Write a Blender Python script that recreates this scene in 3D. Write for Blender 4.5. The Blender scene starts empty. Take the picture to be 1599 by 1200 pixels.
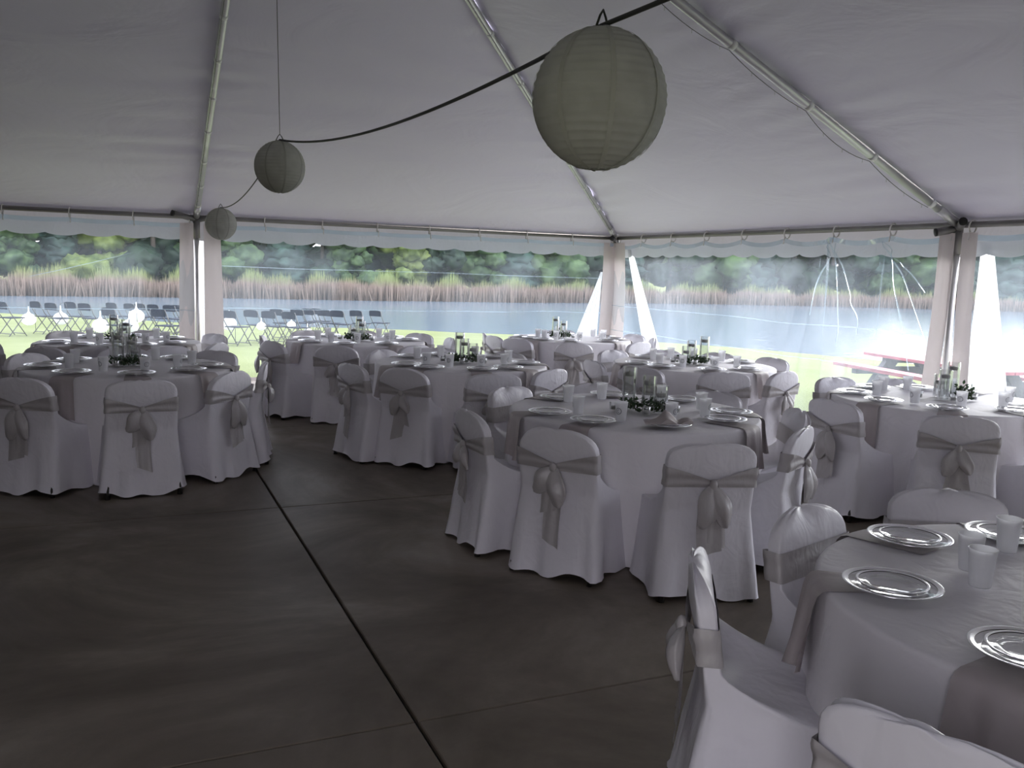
import bpy, math, random
import numpy as np
from mathutils import Matrix, Vector, noise as mnoise

random.seed(7); RNG = np.random.default_rng(7)
sc = bpy.context.scene
C = sc.collection
R = math.radians
PI = math.pi

# ------------------------------------------------------------------ camera
CAMH = 1.586
YAW, PITCH, ROLL = R(23.942), R(7.359), R(1.827)
def cam_axes():
    cy, sy = math.cos(YAW), math.sin(YAW)
    fwd = np.array([sy*math.cos(PITCH), cy*math.cos(PITCH), -math.sin(PITCH)])
    right = np.array([cy, -sy, 0.0]); down = np.cross(fwd, right)
    r2 = math.cos(ROLL)*right - math.sin(ROLL)*down
    d2 = math.sin(ROLL)*right + math.cos(ROLL)*down
    return r2, d2, fwd
_r, _d, _f = cam_axes()
cam_data = bpy.data.cameras.new('camera'); cam = bpy.data.objects.new('camera', cam_data); C.objects.link(cam)
cam_data.sensor_fit = 'HORIZONTAL'; cam_data.sensor_width = 36.0
cam_data.lens = 1377.666/1599*36.0
cam_data.clip_start = 0.05; cam_data.clip_end = 1000
M = Matrix(((_r[0], -_d[0], -_f[0], 0), (_r[1], -_d[1], -_f[1], 0), (_r[2], -_d[2], -_f[2], CAMH), (0, 0, 0, 1)))
cam.matrix_world = M
sc.camera = cam

# ------------------------------------------------------------------ sky, sun, exposure
world = bpy.data.worlds.new('overcast_sky'); sc.world = world; world.use_nodes = True
wn = world.node_tree; wn.nodes.clear()
wo = wn.nodes.new('ShaderNodeOutputWorld'); wb = wn.nodes.new('ShaderNodeBackground')
tc = wn.nodes.new('ShaderNodeTexCoord'); sx = wn.nodes.new('ShaderNodeSeparateXYZ'); cr = wn.nodes.new('ShaderNodeValToRGB')
wn.links.new(tc.outputs['Generated'], sx.inputs[0]); wn.links.new(sx.outputs['Z'], cr.inputs[0])
cr.color_ramp.elements[0].position = 0.0; cr.color_ramp.elements[0].color = (0.97, 0.92, 1.0, 1)
cr.color_ramp.elements[1].position = 0.9; cr.color_ramp.elements[1].color = (0.82, 0.85, 1.0, 1)
wn.links.new(cr.outputs[0], wb.inputs[0]); wn.links.new(wb.outputs[0], wo.inputs[0])
wb.inputs[1].default_value = 2.0
sun_d = bpy.data.lights.new('hazy_sun', 'SUN'); sun = bpy.data.objects.new('hazy_sun', sun_d); C.objects.link(sun)
sun_d.energy = 3.2; sun_d.angle = R(32); sun_d.color = (1.0, 0.95, 0.9)
_az, _el = R(61), R(18)
sun.rotation_euler = Vector((math.sin(_az)*math.cos(_el), math.cos(_az)*math.cos(_el), math.sin(_el))).to_track_quat('Z', 'Y').to_euler()
sun.location = (20, 20, 20)
sc.view_settings.view_transform = 'Standard'
sc.view_settings.look = 'None'
sc.view_settings.gamma = 1.0
sc.view_settings.use_curve_mapping = False
sc.view_settings.exposure = 1.04
try:
    sc.cycles.use_denoising = True
    sc.cycles.max_bounces = 10; sc.cycles.diffuse_bounces = 5; sc.cycles.glossy_bounces = 3
    sc.cycles.transmission_bounces = 6; sc.cycles.transparent_max_bounces = 16
    sc.cycles.caustics_reflective = False; sc.cycles.caustics_refractive = False
    sc.cycles.sample_clamp_indirect = 6.0
except Exception:
    pass

# ------------------------------------------------------------------ materials
def nmat(name):
    m = bpy.data.materials.new(name); m.use_nodes = True
    nt = m.node_tree; nt.nodes.clear()
    out = nt.nodes.new('ShaderNodeOutputMaterial')
    return m, nt, out
def N(nt, kind, **kw):
    n = nt.nodes.new('ShaderNode'+kind)
    for k, v in kw.items():
        if k in n.inputs.keys(): n.inputs[k].default_value = v
        else: setattr(n, k, v)
    return n
def ramp(nt, stops):
    n = nt.nodes.new('ShaderNodeValToRGB'); e = n.color_ramp.elements
    while len(e) < len(stops): e.new(0.5)
    for x, (p, c) in zip(e, stops):
        x.position = p; x.color = (*c, 1) if len(c) == 3 else c
    return n
def coords(nt, scale=(1, 1, 1), src='Object'):
    t = nt.nodes.new('ShaderNodeTexCoord'); mp = nt.nodes.new('ShaderNodeMapping')
    mp.inputs['Scale'].default_value = scale
    nt.links.new(t.outputs[src], mp.inputs[0])
    return mp.outputs[0]
def simple(name, col, rough=0.6, metallic=0.0, var=0.08, vscale=6.0, bump=0.0, bscale=30.0, spec=0.5, stretch=(1, 1, 1), sheen=0.0, trans=0.0):
    m, nt, out = nmat(name)
    p = N(nt, 'BsdfPrincipled'); p.inputs['Roughness'].default_value = rough; p.inputs['Metallic'].default_value = metallic
    p.inputs['Specular IOR Level'].default_value = spec
    v = coords(nt, stretch)
    n = N(nt, 'TexNoise', Scale=vscale, Detail=4.0); nt.links.new(v, n.inputs['Vector'])
    lo = tuple(max(0, c*(1-var)) for c in col); hi = tuple(min(1, c*(1+var)) for c in col)
    r = ramp(nt, [(0.3, lo), (0.7, hi)]); nt.links.new(n.outputs[0], r.inputs[0]); nt.links.new(r.outputs[0], p.inputs['Base Color'])
    if sheen: p.inputs['Sheen Weight'].default_value = sheen
    if bump:
        n2 = N(nt, 'TexNoise', Scale=bscale, Detail=3.0); nt.links.new(v, n2.inputs['Vector'])
        b = N(nt, 'Bump', Strength=bump, Distance=0.02); nt.links.new(n2.outputs[0], b.inputs['Height']); nt.links.new(b.outputs[0], p.inputs['Normal'])
    if trans:
        t = N(nt, 'BsdfTranslucent'); t.inputs[0].default_value = (*col, 1)
        mx = N(nt, 'MixShader'); mx.inputs[0].default_value = trans
        nt.links.new(p.outputs[0], mx.inputs[1]); nt.links.new(t.outputs[0], mx.inputs[2]); nt.links.new(mx.outputs[0], out.inputs[0])
    else:
        nt.links.new(p.outputs[0], out.inputs[0])
    return m
def fabric(name, col, rough, fold=0.35, trans=0.0, aniso_scale=(3, 3, 0.9), spec=0.4, wscale=9.0):
    """cloth with soft creases and a fine weave"""
    m, nt, out = nmat(name)
    p = N(nt, 'BsdfPrincipled'); p.inputs['Roughness'].default_value = rough; p.inputs['Specular IOR Level'].default_value = spec
    p.inputs['Base Color'].default_value = (*col, 1)
    v = coords(nt, aniso_scale)
    n = N(nt, 'TexNoise', Scale=2.2, Detail=3.0, Distortion=0.6); nt.links.new(v, n.inputs['Vector'])
    v2 = coords(nt, (1, 1, 1))
    n2 = N(nt, 'TexNoise', Scale=wscale, Detail=2.0, Distortion=1.2); nt.links.new(v2, n2.inputs['Vector'])
    a = N(nt, 'Math', operation='ADD'); nt.links.new(n.outputs[0], a.inputs[0]); nt.links.new(n2.outputs[0], a.inputs[1])
    b = N(nt, 'Bump', Strength=fold, Distance=0.05); nt.links.new(a.outputs[0], b.inputs['Height']); nt.links.new(b.outputs[0], p.inputs['Normal'])
    if trans:
        t = N(nt, 'BsdfTranslucent'); t.inputs[0].default_value = (*col, 1)
        mx = N(nt, 'MixShader'); mx.inputs[0].default_value = trans
        nt.links.new(p.outputs[0], mx.inputs[1]); nt.links.new(t.outputs[0], mx.inputs[2]); nt.links.new(mx.outputs[0], out.inputs[0])
    else:
        nt.links.new(p.outputs[0], out.inputs[0])
    return m
def clear(name, tint, gloss=1.0, rough=0.03, base=0.04):
    """thin clear glass, plastic or still water: see-through, mirror-like at a slant"""
    m, nt, out = nmat(name)
    t = N(nt, 'BsdfTransparent'); t.inputs[0].default_value = (*tint, 1)
    g = N(nt, 'BsdfGlossy'); g.inputs['Roughness'].default_value = rough
    lw = N(nt, 'LayerWeight', Blend=0.35)
    ml = N(nt, 'Math', operation='MULTIPLY_ADD'); ml.inputs[1].default_value = 0.6*gloss; ml.inputs[2].default_value = base
    nt.links.new(lw.outputs['Fresnel'], ml.inputs[0])
    mx = N(nt, 'MixShader'); nt.links.new(ml.outputs[0], mx.inputs[0]); nt.links.new(t.outputs[0], mx.inputs[1]); nt.links.new(g.outputs[0], mx.inputs[2])
    nt.links.new(mx.outputs[0], out.inputs[0])
    return m
def vinyl(name, haze=0.2, streak=0.25):
    """clear sidewall vinyl: see-through with a milky scuffed haze and a gloss"""
    m, nt, out = nmat(name)
    t = N(nt, 'BsdfTransparent'); t.inputs[0].default_value = (0.90, 0.96, 0.98, 1)
    d = N(nt, 'BsdfDiffuse'); d.inputs[0].default_value = (0.72, 0.84, 0.98, 1)
    tr = N(nt, 'BsdfTranslucent'); tr.inputs[0].default_value = (0.72, 0.84, 0.98, 1)
    md = N(nt, 'MixShader'); md.inputs[0].default_value = 0.7
    nt.links.new(d.outputs[0], md.inputs[1]); nt.links.new(tr.outputs[0], md.inputs[2])
    v = coords(nt, (0.7, 0.7, 0.55)); n = N(nt, 'TexNoise', Scale=1.3, Detail=5.0, Distortion=0.8); nt.links.new(v, n.inputs['Vector'])
    v2 = coords(nt, (9, 9, 0.6)); n2 = N(nt, 'TexNoise', Scale=1.5, Detail=4.0); nt.links.new(v2, n2.inputs['Vector'])
    r = ramp(nt, [(0.38, (0, 0, 0)), (0.72, (1, 1, 1))]); nt.links.new(n.outputs[0], r.inputs[0])
    r2 = ramp(nt, [(0.45, (0, 0, 0)), (0.75, (1, 1, 1))]); nt.links.new(n2.outputs[0], r2.inputs[0])
    a = N(nt, 'Math', operation='MULTIPLY_ADD'); a.inputs[1].default_value = streak; a.inputs[2].default_value = haze
    nt.links.new(r.outputs[0], a.inputs[0])
    a2 = N(nt, 'Math', operation='MULTIPLY_ADD'); a2.inputs[1].default_value = streak*0.12
    nt.links.new(r2.outputs[0], a2.inputs[0]); nt.links.new(a.outputs[0], a2.inputs[2])
    mx = N(nt, 'MixShader'); nt.links.new(a2.outputs[0], mx.inputs[0]); nt.links.new(t.outputs[0], mx.inputs[1]); nt.links.new(md.outputs[0], mx.inputs[2])
    g = N(nt, 'BsdfGlossy'); g.inputs['Roughness'].default_value = 0.12
    lw = N(nt, 'LayerWeight', Blend=0.25)
    ml = N(nt, 'Math', operation='MULTIPLY'); ml.inputs[1].default_value = 0.35; nt.links.new(lw.outputs['Fresnel'], ml.inputs[0])
    m2 = N(nt, 'MixShader'); nt.links.new(ml.outputs[0], m2.inputs[0]); nt.links.new(mx.outputs[0], m2.inputs[1]); nt.links.new(g.outputs[0], m2.inputs[2])
    nt.links.new(m2.outputs[0], out.inputs[0])
    return m

MAT = {}
MAT['cover'] = fabric('white_satin_cover', (0.78, 0.76, 0.81), 0.48, 0.14, aniso_scale=(5, 5, 1.6))
MAT['cloth'] = fabric('white_table_linen', (0.80, 0.775, 0.81), 0.7, 0.10, aniso_scale=(2.5, 2.5, 0.8), spec=0.2)
MAT['sash'] = fabric('silver_satin', (0.45, 0.425, 0.43), 0.36, 0.12, aniso_scale=(9, 9, 3), spec=0.6)
MAT['overlay'] = fabric('silver_satin_overlay', (0.46, 0.445, 0.45), 0.55, 0.12, aniso_scale=(1.5, 4, 1), spec=0.35, wscale=3.5)
MAT['napkin'] = fabric('grey_napkin_linen', (0.42, 0.375, 0.375), 0.55, 0.08)
MAT['dark_metal'] = simple('dark_brown_chair_metal', (0.025, 0.022, 0.02), 0.45, 0.3)
MAT['plate'] = clear('clear_plate_plastic', (0.95, 0.95, 0.96), 0.7, 0.06, 0.035)
MAT['rim'] = simple('silver_rim_foil', (0.93, 0.93, 0.94), 0.2, 1.0, var=0.02)
def frosted():
    m, nt, out = nmat('frosted_plastic')
    p = N(nt, 'BsdfPrincipled'); p.inputs['Roughness'].default_value = 0.35; p.inputs['Base Color'].default_value = (0.94, 0.94, 0.95, 1)
    t = N(nt, 'BsdfTranslucent'); t.inputs[0].default_value = (0.95, 0.95, 0.97, 1)
    v = coords(nt); n = N(nt, 'TexNoise', Scale=40.0); nt.links.new(v, n.inputs['Vector'])
    f = N(nt, 'MapRange'); f.inputs['To Min'].default_value = 0.58; f.inputs['To Max'].default_value = 0.66; nt.links.new(n.outputs[0], f.inputs['Value'])
    mx = N(nt, 'MixShader'); nt.links.new(f.outputs[0], mx.inputs[0]); nt.links.new(p.outputs[0], mx.inputs[1]); nt.links.new(t.outputs[0], mx.inputs[2])
    c = N(nt, 'BsdfTransparent'); m2 = N(nt, 'MixShader'); m2.inputs[0].default_value = 0.22
    nt.links.new(mx.outputs[0], m2.inputs[1]); nt.links.new(c.outputs[0], m2.inputs[2]); nt.links.new(m2.outputs[0], out.inputs[0])
    return m
MAT['cup'] = frosted()
MAT['ink'] = simple('dark_grey_print', (0.10, 0.10, 0.12), 0.6)
MAT['glass'] = clear('clear_glass', (0.975, 0.98, 0.98))
MAT['water'] = clear('vase_water', (0.95, 0.96, 0.96), 0.45, 0.03, 0.01)
MAT['candle'] = simple('pale_candle_wax', (0.42, 0.42, 0.42), 0.5)
MAT['wick'] = simple('wick', (0.02, 0.02, 0.02), 0.9)
def leafmat(name, a, b, scale=8.0):
    m, nt, out = nmat(name)
    p = N(nt, 'BsdfPrincipled'); p.inputs['Roughness'].default_value = 0.55
    v = coords(nt); n = N(nt, 'TexNoise', Scale=scale, Detail=3.0); nt.links.new(v, n.inputs['Vector'])
    r = ramp(nt, [(0.35, a), (0.68, b)]); nt.links.new(n.outputs[0], r.inputs[0]); nt.links.new(r.outputs[0], p.inputs['Base Color'])
    t = N(nt, 'BsdfTranslucent'); nt.links.new(r.outputs[0], t.inputs[0])
    mx = N(nt, 'MixShader'); mx.inputs[0].default_value = 0.3
    nt.links.new(p.outputs[0], mx.inputs[1]); nt.links.new(t.outputs[0], mx.inputs[2]); nt.links.new(mx.outputs[0], out.inputs[0])
    return m
MAT['greens'] = leafmat('garland_leaf', (0.018, 0.04, 0.02), (0.06, 0.11, 0.05), 60)
MAT['stem'] = simple('green_stem', (0.05, 0.07, 0.03), 0.7)
MAT['pole'] = simple('brushed_aluminium', (0.62, 0.62, 0.63), 0.38, 0.75, var=0.06, vscale=3)
MAT['fitting'] = simple('dull_steel_fitting', (0.22, 0.21, 0.21), 0.5, 0.6)
MAT['black'] = simple('black_rubber', (0.012, 0.012, 0.013), 0.6)
MAT['hem'] = fabric('white_vinyl_hem', (0.70, 0.63, 0.62), 0.55, 0.1, trans=0.17, aniso_scale=(4, 4, .6))
MAT['valance'] = fabric('white_vinyl_valance', (0.62, 0.60, 0.62), 0.5, 0.12, trans=0.07)
MAT['drape'] = fabric('white_drape', (0.85, 0.85, 0.86), 0.8, 0.15, trans=0.55)
MAT['solidwall'] = fabric('grey_shade_wall', (0.33, 0.335, 0.34), 0.6, 0.15)  # added unseen walls, greyed so they bounce little light
MAT['vinyl'] = vinyl('clear_vinyl', 0.04, 0.11)
MAT['vinyl_hazy'] = vinyl('scuffed_clear_vinyl', 0.08, 0.17)
MAT['crease'] = vinyl('creased_vinyl', 0.20, 0.25)
MAT['topband'] = vinyl('milky_vinyl_band', 0.42, 0.15)
MAT['rope'] = simple('white_rope', (0.72, 0.70, 0.68), 0.8)
MAT['cord'] = simple('dark_grey_cord', (0.05, 0.05, 0.055), 0.6)
MAT['wire'] = simple('thin_grey_wire', (0.12, 0.12, 0.12), 0.6)
MAT['clip'] = simple('white_tape_clip', (0.85, 0.85, 0.85), 0.5)
MAT['bulb'] = clear('clear_bulb', (0.9, 0.9, 0.88))
MAT['white'] = simple('white_paper', (0.9, 0.9, 0.9), 0.8, trans=0.4)
MAT['iron'] = simple('thin_dark_iron', (0.05, 0.05, 0.05), 0.5, 0.5)
MAT['slate'] = simple('slate_blue_vinyl_seat', (0.012, 0.016, 0.03), 0.8, spec=0.15)
MAT['frame'] = simple('dark_steel_chair_frame', (0.09, 0.085, 0.085), 0.45, 0.5)
MAT['redwood'] = simple('faded_red_planks', (0.42, 0.13, 0.15), 0.7, var=0.3, vscale=5, stretch=(1, 8, 8), bump=0.3)
MAT['greywood'] = simple('weathered_grey_wood', (0.13, 0.12, 0.12), 0.8, var=0.3, vscale=6, bump=0.3)
MAT['bark'] = simple('tree_bark', (0.09, 0.075, 0.06), 0.9, var=0.3, bump=0.4)
TREES = {
 'sunlit': leafmat('sunlit_lime_leaf', (0.08, 0.13, 0.03), (0.30, 0.38, 0.10), 0.9),  # sunlight on the left trees is put into this leaf colour
 'green': leafmat('mid_green_leaf', (0.03, 0.07, 0.025), (0.12, 0.20, 0.07), 0.9),
 'dark': leafmat('dark_green_leaf', (0.012, 0.03, 0.02), (0.045, 0.085, 0.045), 0.9),
 'blue': leafmat('blue_green_needle', (0.015, 0.04, 0.035), (0.06, 0.12, 0.09), 0.9)}

# lantern paper: pale grey-green with fine horizontal wire ribs in relief
def lanternmat():
    m, nt, out = nmat('sage_paper')
    p = N(nt, 'BsdfPrincipled'); p.inputs['Roughness'].default_value = 0.75
    v = coords(nt); n = N(nt, 'TexNoise', Scale=14.0, Detail=4.0); nt.links.new(v, n.inputs['Vector'])
    r = ramp(nt, [(0.3, (0.58, 0.575, 0.53)), (0.7, (0.67, 0.665, 0.62))]); nt.links.new(n.outputs[0], r.inputs[0]); nt.links.new(r.outputs[0], p.inputs['Base Color'])
    t = N(nt, 'BsdfTranslucent'); nt.links.new(r.outputs[0], t.inputs[0])
    mx = N(nt, 'MixShader'); mx.inputs[0].default_value = 0.28
    nt.links.new(p.outputs[0], mx.inputs[1]); nt.links.new(t.outputs[0], mx.inputs[2]); nt.links.new(mx.outputs[0], out.inputs[0])
    return m
MAT['lantern'] = lanternmat()
MAT['lantern_seam'] = simple('sage_paper_seam', (0.47, 0.465, 0.42), 0.8)

def concrete():
    m, nt, out = nmat('stained_concrete')
    p = N(nt, 'BsdfPrincipled'); p.inputs['Specular IOR Level'].default_value = 0.45
    v = coords(nt, (1, 1, 1), 'Object')
    n = N(nt, 'TexNoise', Scale=0.7, Detail=8.0, Roughness=0.62, Distortion=0.8); nt.links.new(v, n.inputs['Vector'])
    r = ramp(nt, [(0.28, (0.075, 0.060, 0.044)), (0.5, (0.155, 0.128, 0.098)), (0.70, (0.29, 0.25, 0.205))]); nt.links.new(n.outputs[0], r.inputs[0])
    n2 = N(nt, 'TexNoise', Scale=9.0, Detail=6.0, Roughness=0.7); nt.links.new(v, n2.inputs['Vector'])
    mxc = N(nt, 'MixRGB', blend_type='MULTIPLY'); mxc.inputs[0].default_value = 0.5
    r2 = ramp(nt, [(0.3, (0.75, 0.72, 0.70)), (0.7, (1, 1, 1))]); nt.links.new(n2.outputs[0], r2.inputs[0])
    nt.links.new(r.outputs[0], mxc.inputs[1]); nt.links.new(r2.outputs[0], mxc.inputs[2]); nt.links.new(mxc.outputs[0], p.inputs['Base Color'])
    r3 = ramp(nt, [(0.3, (0.62,)*3), (0.7, (0.38,)*3)]); nt.links.new(n.outputs[0], r3.inputs[0]); nt.links.new(r3.outputs[0], p.inputs['Roughness'])
    b = N(nt, 'Bump', Strength=0.08, Distance=0.01); nt.links.new(n2.outputs[0], b.inputs['Height']); nt.links.new(b.outputs[0], p.inputs['Normal'])
    nt.links.new(p.outputs[0], out.inputs[0])
    return m
MAT['concrete'] = concrete()
MAT['joint'] = simple('dark_saw_joint', (0.012, 0.010, 0.009), 0.9)

def roofmat():
    m, nt, out = nmat('white_canopy_vinyl')
    p = N(nt, 'BsdfPrincipled'); p.inputs['Roughness'].default_value = 0.55; p.inputs['Base Color'].default_value = (0.73, 0.69, 0.82, 1)
    v = coords(nt, (1, 1, 3.0)); n = N(nt, 'TexNoise', Scale=0.9, Detail=4.0, Distortion=1.5); nt.links.new(v, n.inputs['Vector'])
    b = N(nt, 'Bump', Strength=0.25, Distance=0.08); nt.links.new(n.outputs[0], b.inputs['Height']); nt.links.new(b.outputs[0], p.inputs['Normal'])
    t = N(nt, 'BsdfTranslucent'); t.inputs[0].default_value = (0.6, 0.62, 0.66, 1)
    mx = N(nt, 'MixShader'); mx.inputs[0].default_value = 0.006
    nt.links.new(p.outputs[0], mx.inputs[1]); nt.links.new(t.outputs[0], mx.inputs[2]); nt.links.new(mx.outputs[0], out.inputs[0])
    return m
MAT['roof'] = roofmat()

def lawnmat():
    m, nt, out = nmat('mown_grass')
    p = N(nt, 'BsdfPrincipled'); p.inputs['Roughness'].default_value = 1.0; p.inputs['Specular IOR Level'].default_value = 0.0
    v = coords(nt); n = N(nt, 'TexNoise', Scale=0.35, Detail=8.0, Roughness=0.7); nt.links.new(v, n.inputs['Vector'])
    r = ramp(nt, [(0.3, (0.18, 0.205, 0.088)), (0.7, (0.25, 0.272, 0.132))]); nt.links.new(n.outputs[0], r.inputs[0]); nt.links.new(r.outputs[0], p.inputs['Base Color'])
    n2 = N(nt, 'TexNoise', Scale=40.0, Detail=4.0); nt.links.new(v, n2.inputs['Vector'])
    b = N(nt, 'Bump', Strength=0.5, Distance=0.05); nt.links.new(n2.outputs[0], b.inputs['Height']); nt.links.new(b.outputs[0], p.inputs['Normal'])
    nt.links.new(p.outputs[0], out.inputs[0])
    return m
MAT['lawn'] = lawnmat()
def lakemat():
    m, nt, out = nmat('lake_water')
    p = N(nt, 'BsdfPrincipled'); p.inputs['Roughness'].default_value = 0.16; p.inputs['Base Color'].default_value = (0.13, 0.17, 0.21, 1)
    v = coords(nt, (1, 1, 1)); n = N(nt, 'TexNoise', Scale=1.6, Detail=4.0); nt.links.new(v, n.inputs['Vector'])
    b = N(nt, 'Bump', Strength=0.35, Distance=0.1); nt.links.new(n.outputs[0], b.inputs['Height']); nt.links.new(b.outputs[0], p.inputs['Normal'])
    nt.links.new(p.outputs[0], out.inputs[0])
    return m
MAT['lake'] = lakemat()
def reedmat():
    m, nt, out = nmat('reed_stalks')
    p = N(nt, 'BsdfPrincipled'); p.inputs['Roughness'].default_value = 0.8
    t = nt.nodes.new('ShaderNodeTexCoord'); s = N(nt, 'SeparateXYZ'); nt.links.new(t.outputs['Object'], s.inputs[0])
    mr = N(nt, 'MapRange'); mr.inputs['From Min'].default_value = -0.9; mr.inputs['From Max'].default_value = 1.2; nt.links.new(s.outputs['Z'], mr.inputs['Value'])
    n = N(nt, 'TexNoise', Scale=0.25, Detail=3.0); nt.links.new(t.outputs['Object'], n.inputs['Vector'])
    a = N(nt, 'Math', operation='MULTIPLY_ADD'); a.inputs[1].default_value = 0.5; a.inputs[2].default_value = -0.25; nt.links.new(n.outputs[0], a.inputs[0])
    a2 = N(nt, 'Math', operation='ADD'); nt.links.new(mr.outputs[0], a2.inputs[0]); nt.links.new(a.outputs[0], a2.inputs[1])
    r = ramp(nt, [(0.1, (0.17, 0.13, 0.10)), (0.5, (0.30, 0.22, 0.17)), (0.72, (0.24, 0.27, 0.10)), (0.95, (0.27, 0.34, 0.12))])
    nt.links.new(a2.outputs[0], r.inputs[0]); nt.links.new(r.outputs[0], p.inputs['Base Color']); nt.links.new(p.outputs[0], out.inputs[0])
    return m
MAT['reeds'] = reedmat()

# ------------------------------------------------------------------ mesh helpers
class MB:
    def __init__(s): s.v = []; s.f = []
    def add(s, V, F):
        o = len(s.v); s.v.extend([tuple(map(float, p)) for p in V]); s.f.extend([tuple(int(i)+o for i in f) for f in F]); return s
    def grid(s, P, closed_u=False, cap0=False, cap1=False):
        """P[row][col] of points"""
        P = np.asarray(P, float); r, c, _ = P.shape; F = []
        cc = c if closed_u else c-1
        for i in range(r-1):
            for j in range(cc):
                k = (j+1) % c
                F.append((i*c+j, i*c+k, (i+1)*c+k, (i+1)*c+j))
        V = [tuple(p) for p in P.reshape(-1, 3)]
        if cap0:
            V.append(tuple(P[0].mean(0))); q = len(V)-1; F += [(q, (j+1) % c, j) for j in range(c)]
        if cap1:
            V.append(tuple(P[-1].mean(0))); q = len(V)-1; b = (r-1)*c; F += [(q, b+j, b+(j+1) % c) for j in range(c)]
        return s.add(V, F)
    def box(s, c, d, rot=None):
        c = np.array(c, float); d = np.array(d, float)/2
        V = np.array([[x, y, z] for x in (-1, 1) for y in (-1, 1) for z in (-1, 1)])*d
        if rot is not None: V = V @ np.array(rot).T
        return s.add(V+c, [(0, 1, 3, 2), (4, 6, 7, 5), (0, 4, 5, 1), (2, 3, 7, 6), (0, 2, 6, 4), (1, 5, 7, 3)])
    def tube(s, pts, r, n=10, caps=True):
        pts = np.asarray(pts, float); rs = np.full(len(pts), r, float) if np.isscalar(r) else np.asarray(r, float)
        T = np.gradient(pts, axis=0); T /= np.linalg.norm(T, axis=1)[:, None]+1e-12
        up = np.array([0, 0, 1.0]) if abs(T[0][2]) < 0.9 else np.array([1.0, 0, 0])
        rows = []
        for p, t, q in zip(pts, T, rs):
            a = np.cross(t, up); a /= np.linalg.norm(a)+1e-12; b = np.cross(a, t); up = b
            rows.append([p+q*(math.cos(2*PI*k/n)*a+math.sin(2*PI*k/n)*b) for k in range(n)])
        return s.grid(rows, True, caps, caps)
    def lathe(s, prof, n=32, c=(0, 0, 0), closed=False):
        rows = [[(c[0]+r*math.cos(2*PI*k/n), c[1]+r*math.sin(2*PI*k/n), c[2]+z) for k in range(n)] for r, z in prof]
        return s.grid(rows, True)
    def sphere(s, c, r, n=12, m=8):
        r = np.array([r, r, r] if np.isscalar(r) else r)
        rows = [[(c[0]+r[0]*math.sin(PI*i/m)*math.cos(2*PI*k/n), c[1]+r[1]*math.sin(PI*i/m)*math.sin(2*PI*k/n), c[2]-r[2]*math.cos(PI*i/m)) for k in range(n)] for i in range(m+1)]
        return s.grid(rows, True)
    def mesh(s, name, mat, smooth=True):
        me = bpy.data.meshes.new(name); me.from_pydata(s.v, [], s.f)
        me.materials.append(mat)
        if smooth: me.polygons.foreach_set('use_smooth', [True]*len(me.polygons))
        me.update(); return me
def put(name, me, parent=None, loc=None, rz=None):
    o = bpy.data.objects.new(name, me); C.objects.link(o)
    if parent is not None: o.parent = parent
    if loc is not None: o.location = loc
    if rz is not None: o.rotation_euler = (0, 0, rz)
    return o
def tag(o, label=None, cat=None, group=None, kind=None):
    if label: o['label'] = label
    if cat: o['category'] = cat
    if group: o['group'] = group
    if kind: o['kind'] = kind
    return o
def thing(name, label, cat, loc=(0, 0, 0), rz=0.0, group=None):
    o = bpy.data.objects.new(name, None); C.objects.link(o); o.location = loc; o.rotation_euler = (0, 0, rz); o.empty_display_size = 0.1
    return tag(o, label, cat, group)
def autosmooth(me, ang=40):
    try: me.set_sharp_from_angle(angle=R(ang))
    except Exception: pass
    return me
def copy_tree(o, parent=None):
    c = o.copy(); C.objects.link(c); c.parent = parent
    for ch in list(o.children): copy_tree(ch, c)
    return c

# ------------------------------------------------------------------ the place: plan in metres, camera above (0, 0)
TX, TY = 6.96, 11.92          # far right corner post of the tent
WX, WY = TX-12.19, TY-12.19   # near left corner
PX, PY = 0.88, 5.81           # middle of the tent
EZ, PZ = 2.119, 5.0           # eave and peak
lerp = lambda a, b, t: a+(b-a)*t
def nz(x, y, z=0.0): return mnoise.noise(Vector((x, y, z)))

# floor: saw-cut concrete slabs on a dark bed
floor = MB().box((TX-6.095, TY-6.095, -0.06), (12.6, 12.6, 0.08)).mesh('floor', MAT['joint'], False)
floor_o = tag(put('floor', floor), 'stained brown concrete floor cut into square slabs', kind='structure')
xs = [WX-0.2, 0.915-3.05, 0.915, 0.915+3.05, TX+0.2]; ys = [WY-0.2, 2.794, 5.729, 8.63, TY+0.2]
for i in range(4):
    for j in range(4):
        gx, gy = 0.007, 0.003
        a, b, c, d = xs[i]+gx, xs[i+1]-gx, ys[j]+gy, ys[j+1]-gy
        k = 0.004
        V = [(a, c, -0.03), (b, c, -0.03), (b, d, -0.03), (a, d, -0.03), (a, c, -k), (b, c, -k), (b, d, -k), (a, d, -k),
             (a+k, c+k, 0), (b-k, c+k, 0), (b-k, d-k, 0), (a+k, d-k, 0)]
        F = [(8, 9, 10, 11)] + [(q, (q+1) % 4, 4+(q+1) % 4, 4+q) for q in range(4)] + [(4+q, 4+(q+1) % 4, 8+(q+1) % 4, 8+q) for q in range(4)]
        put('slab', MB().add(V, F).mesh('slab', MAT['concrete'], False), floor_o)

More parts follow.
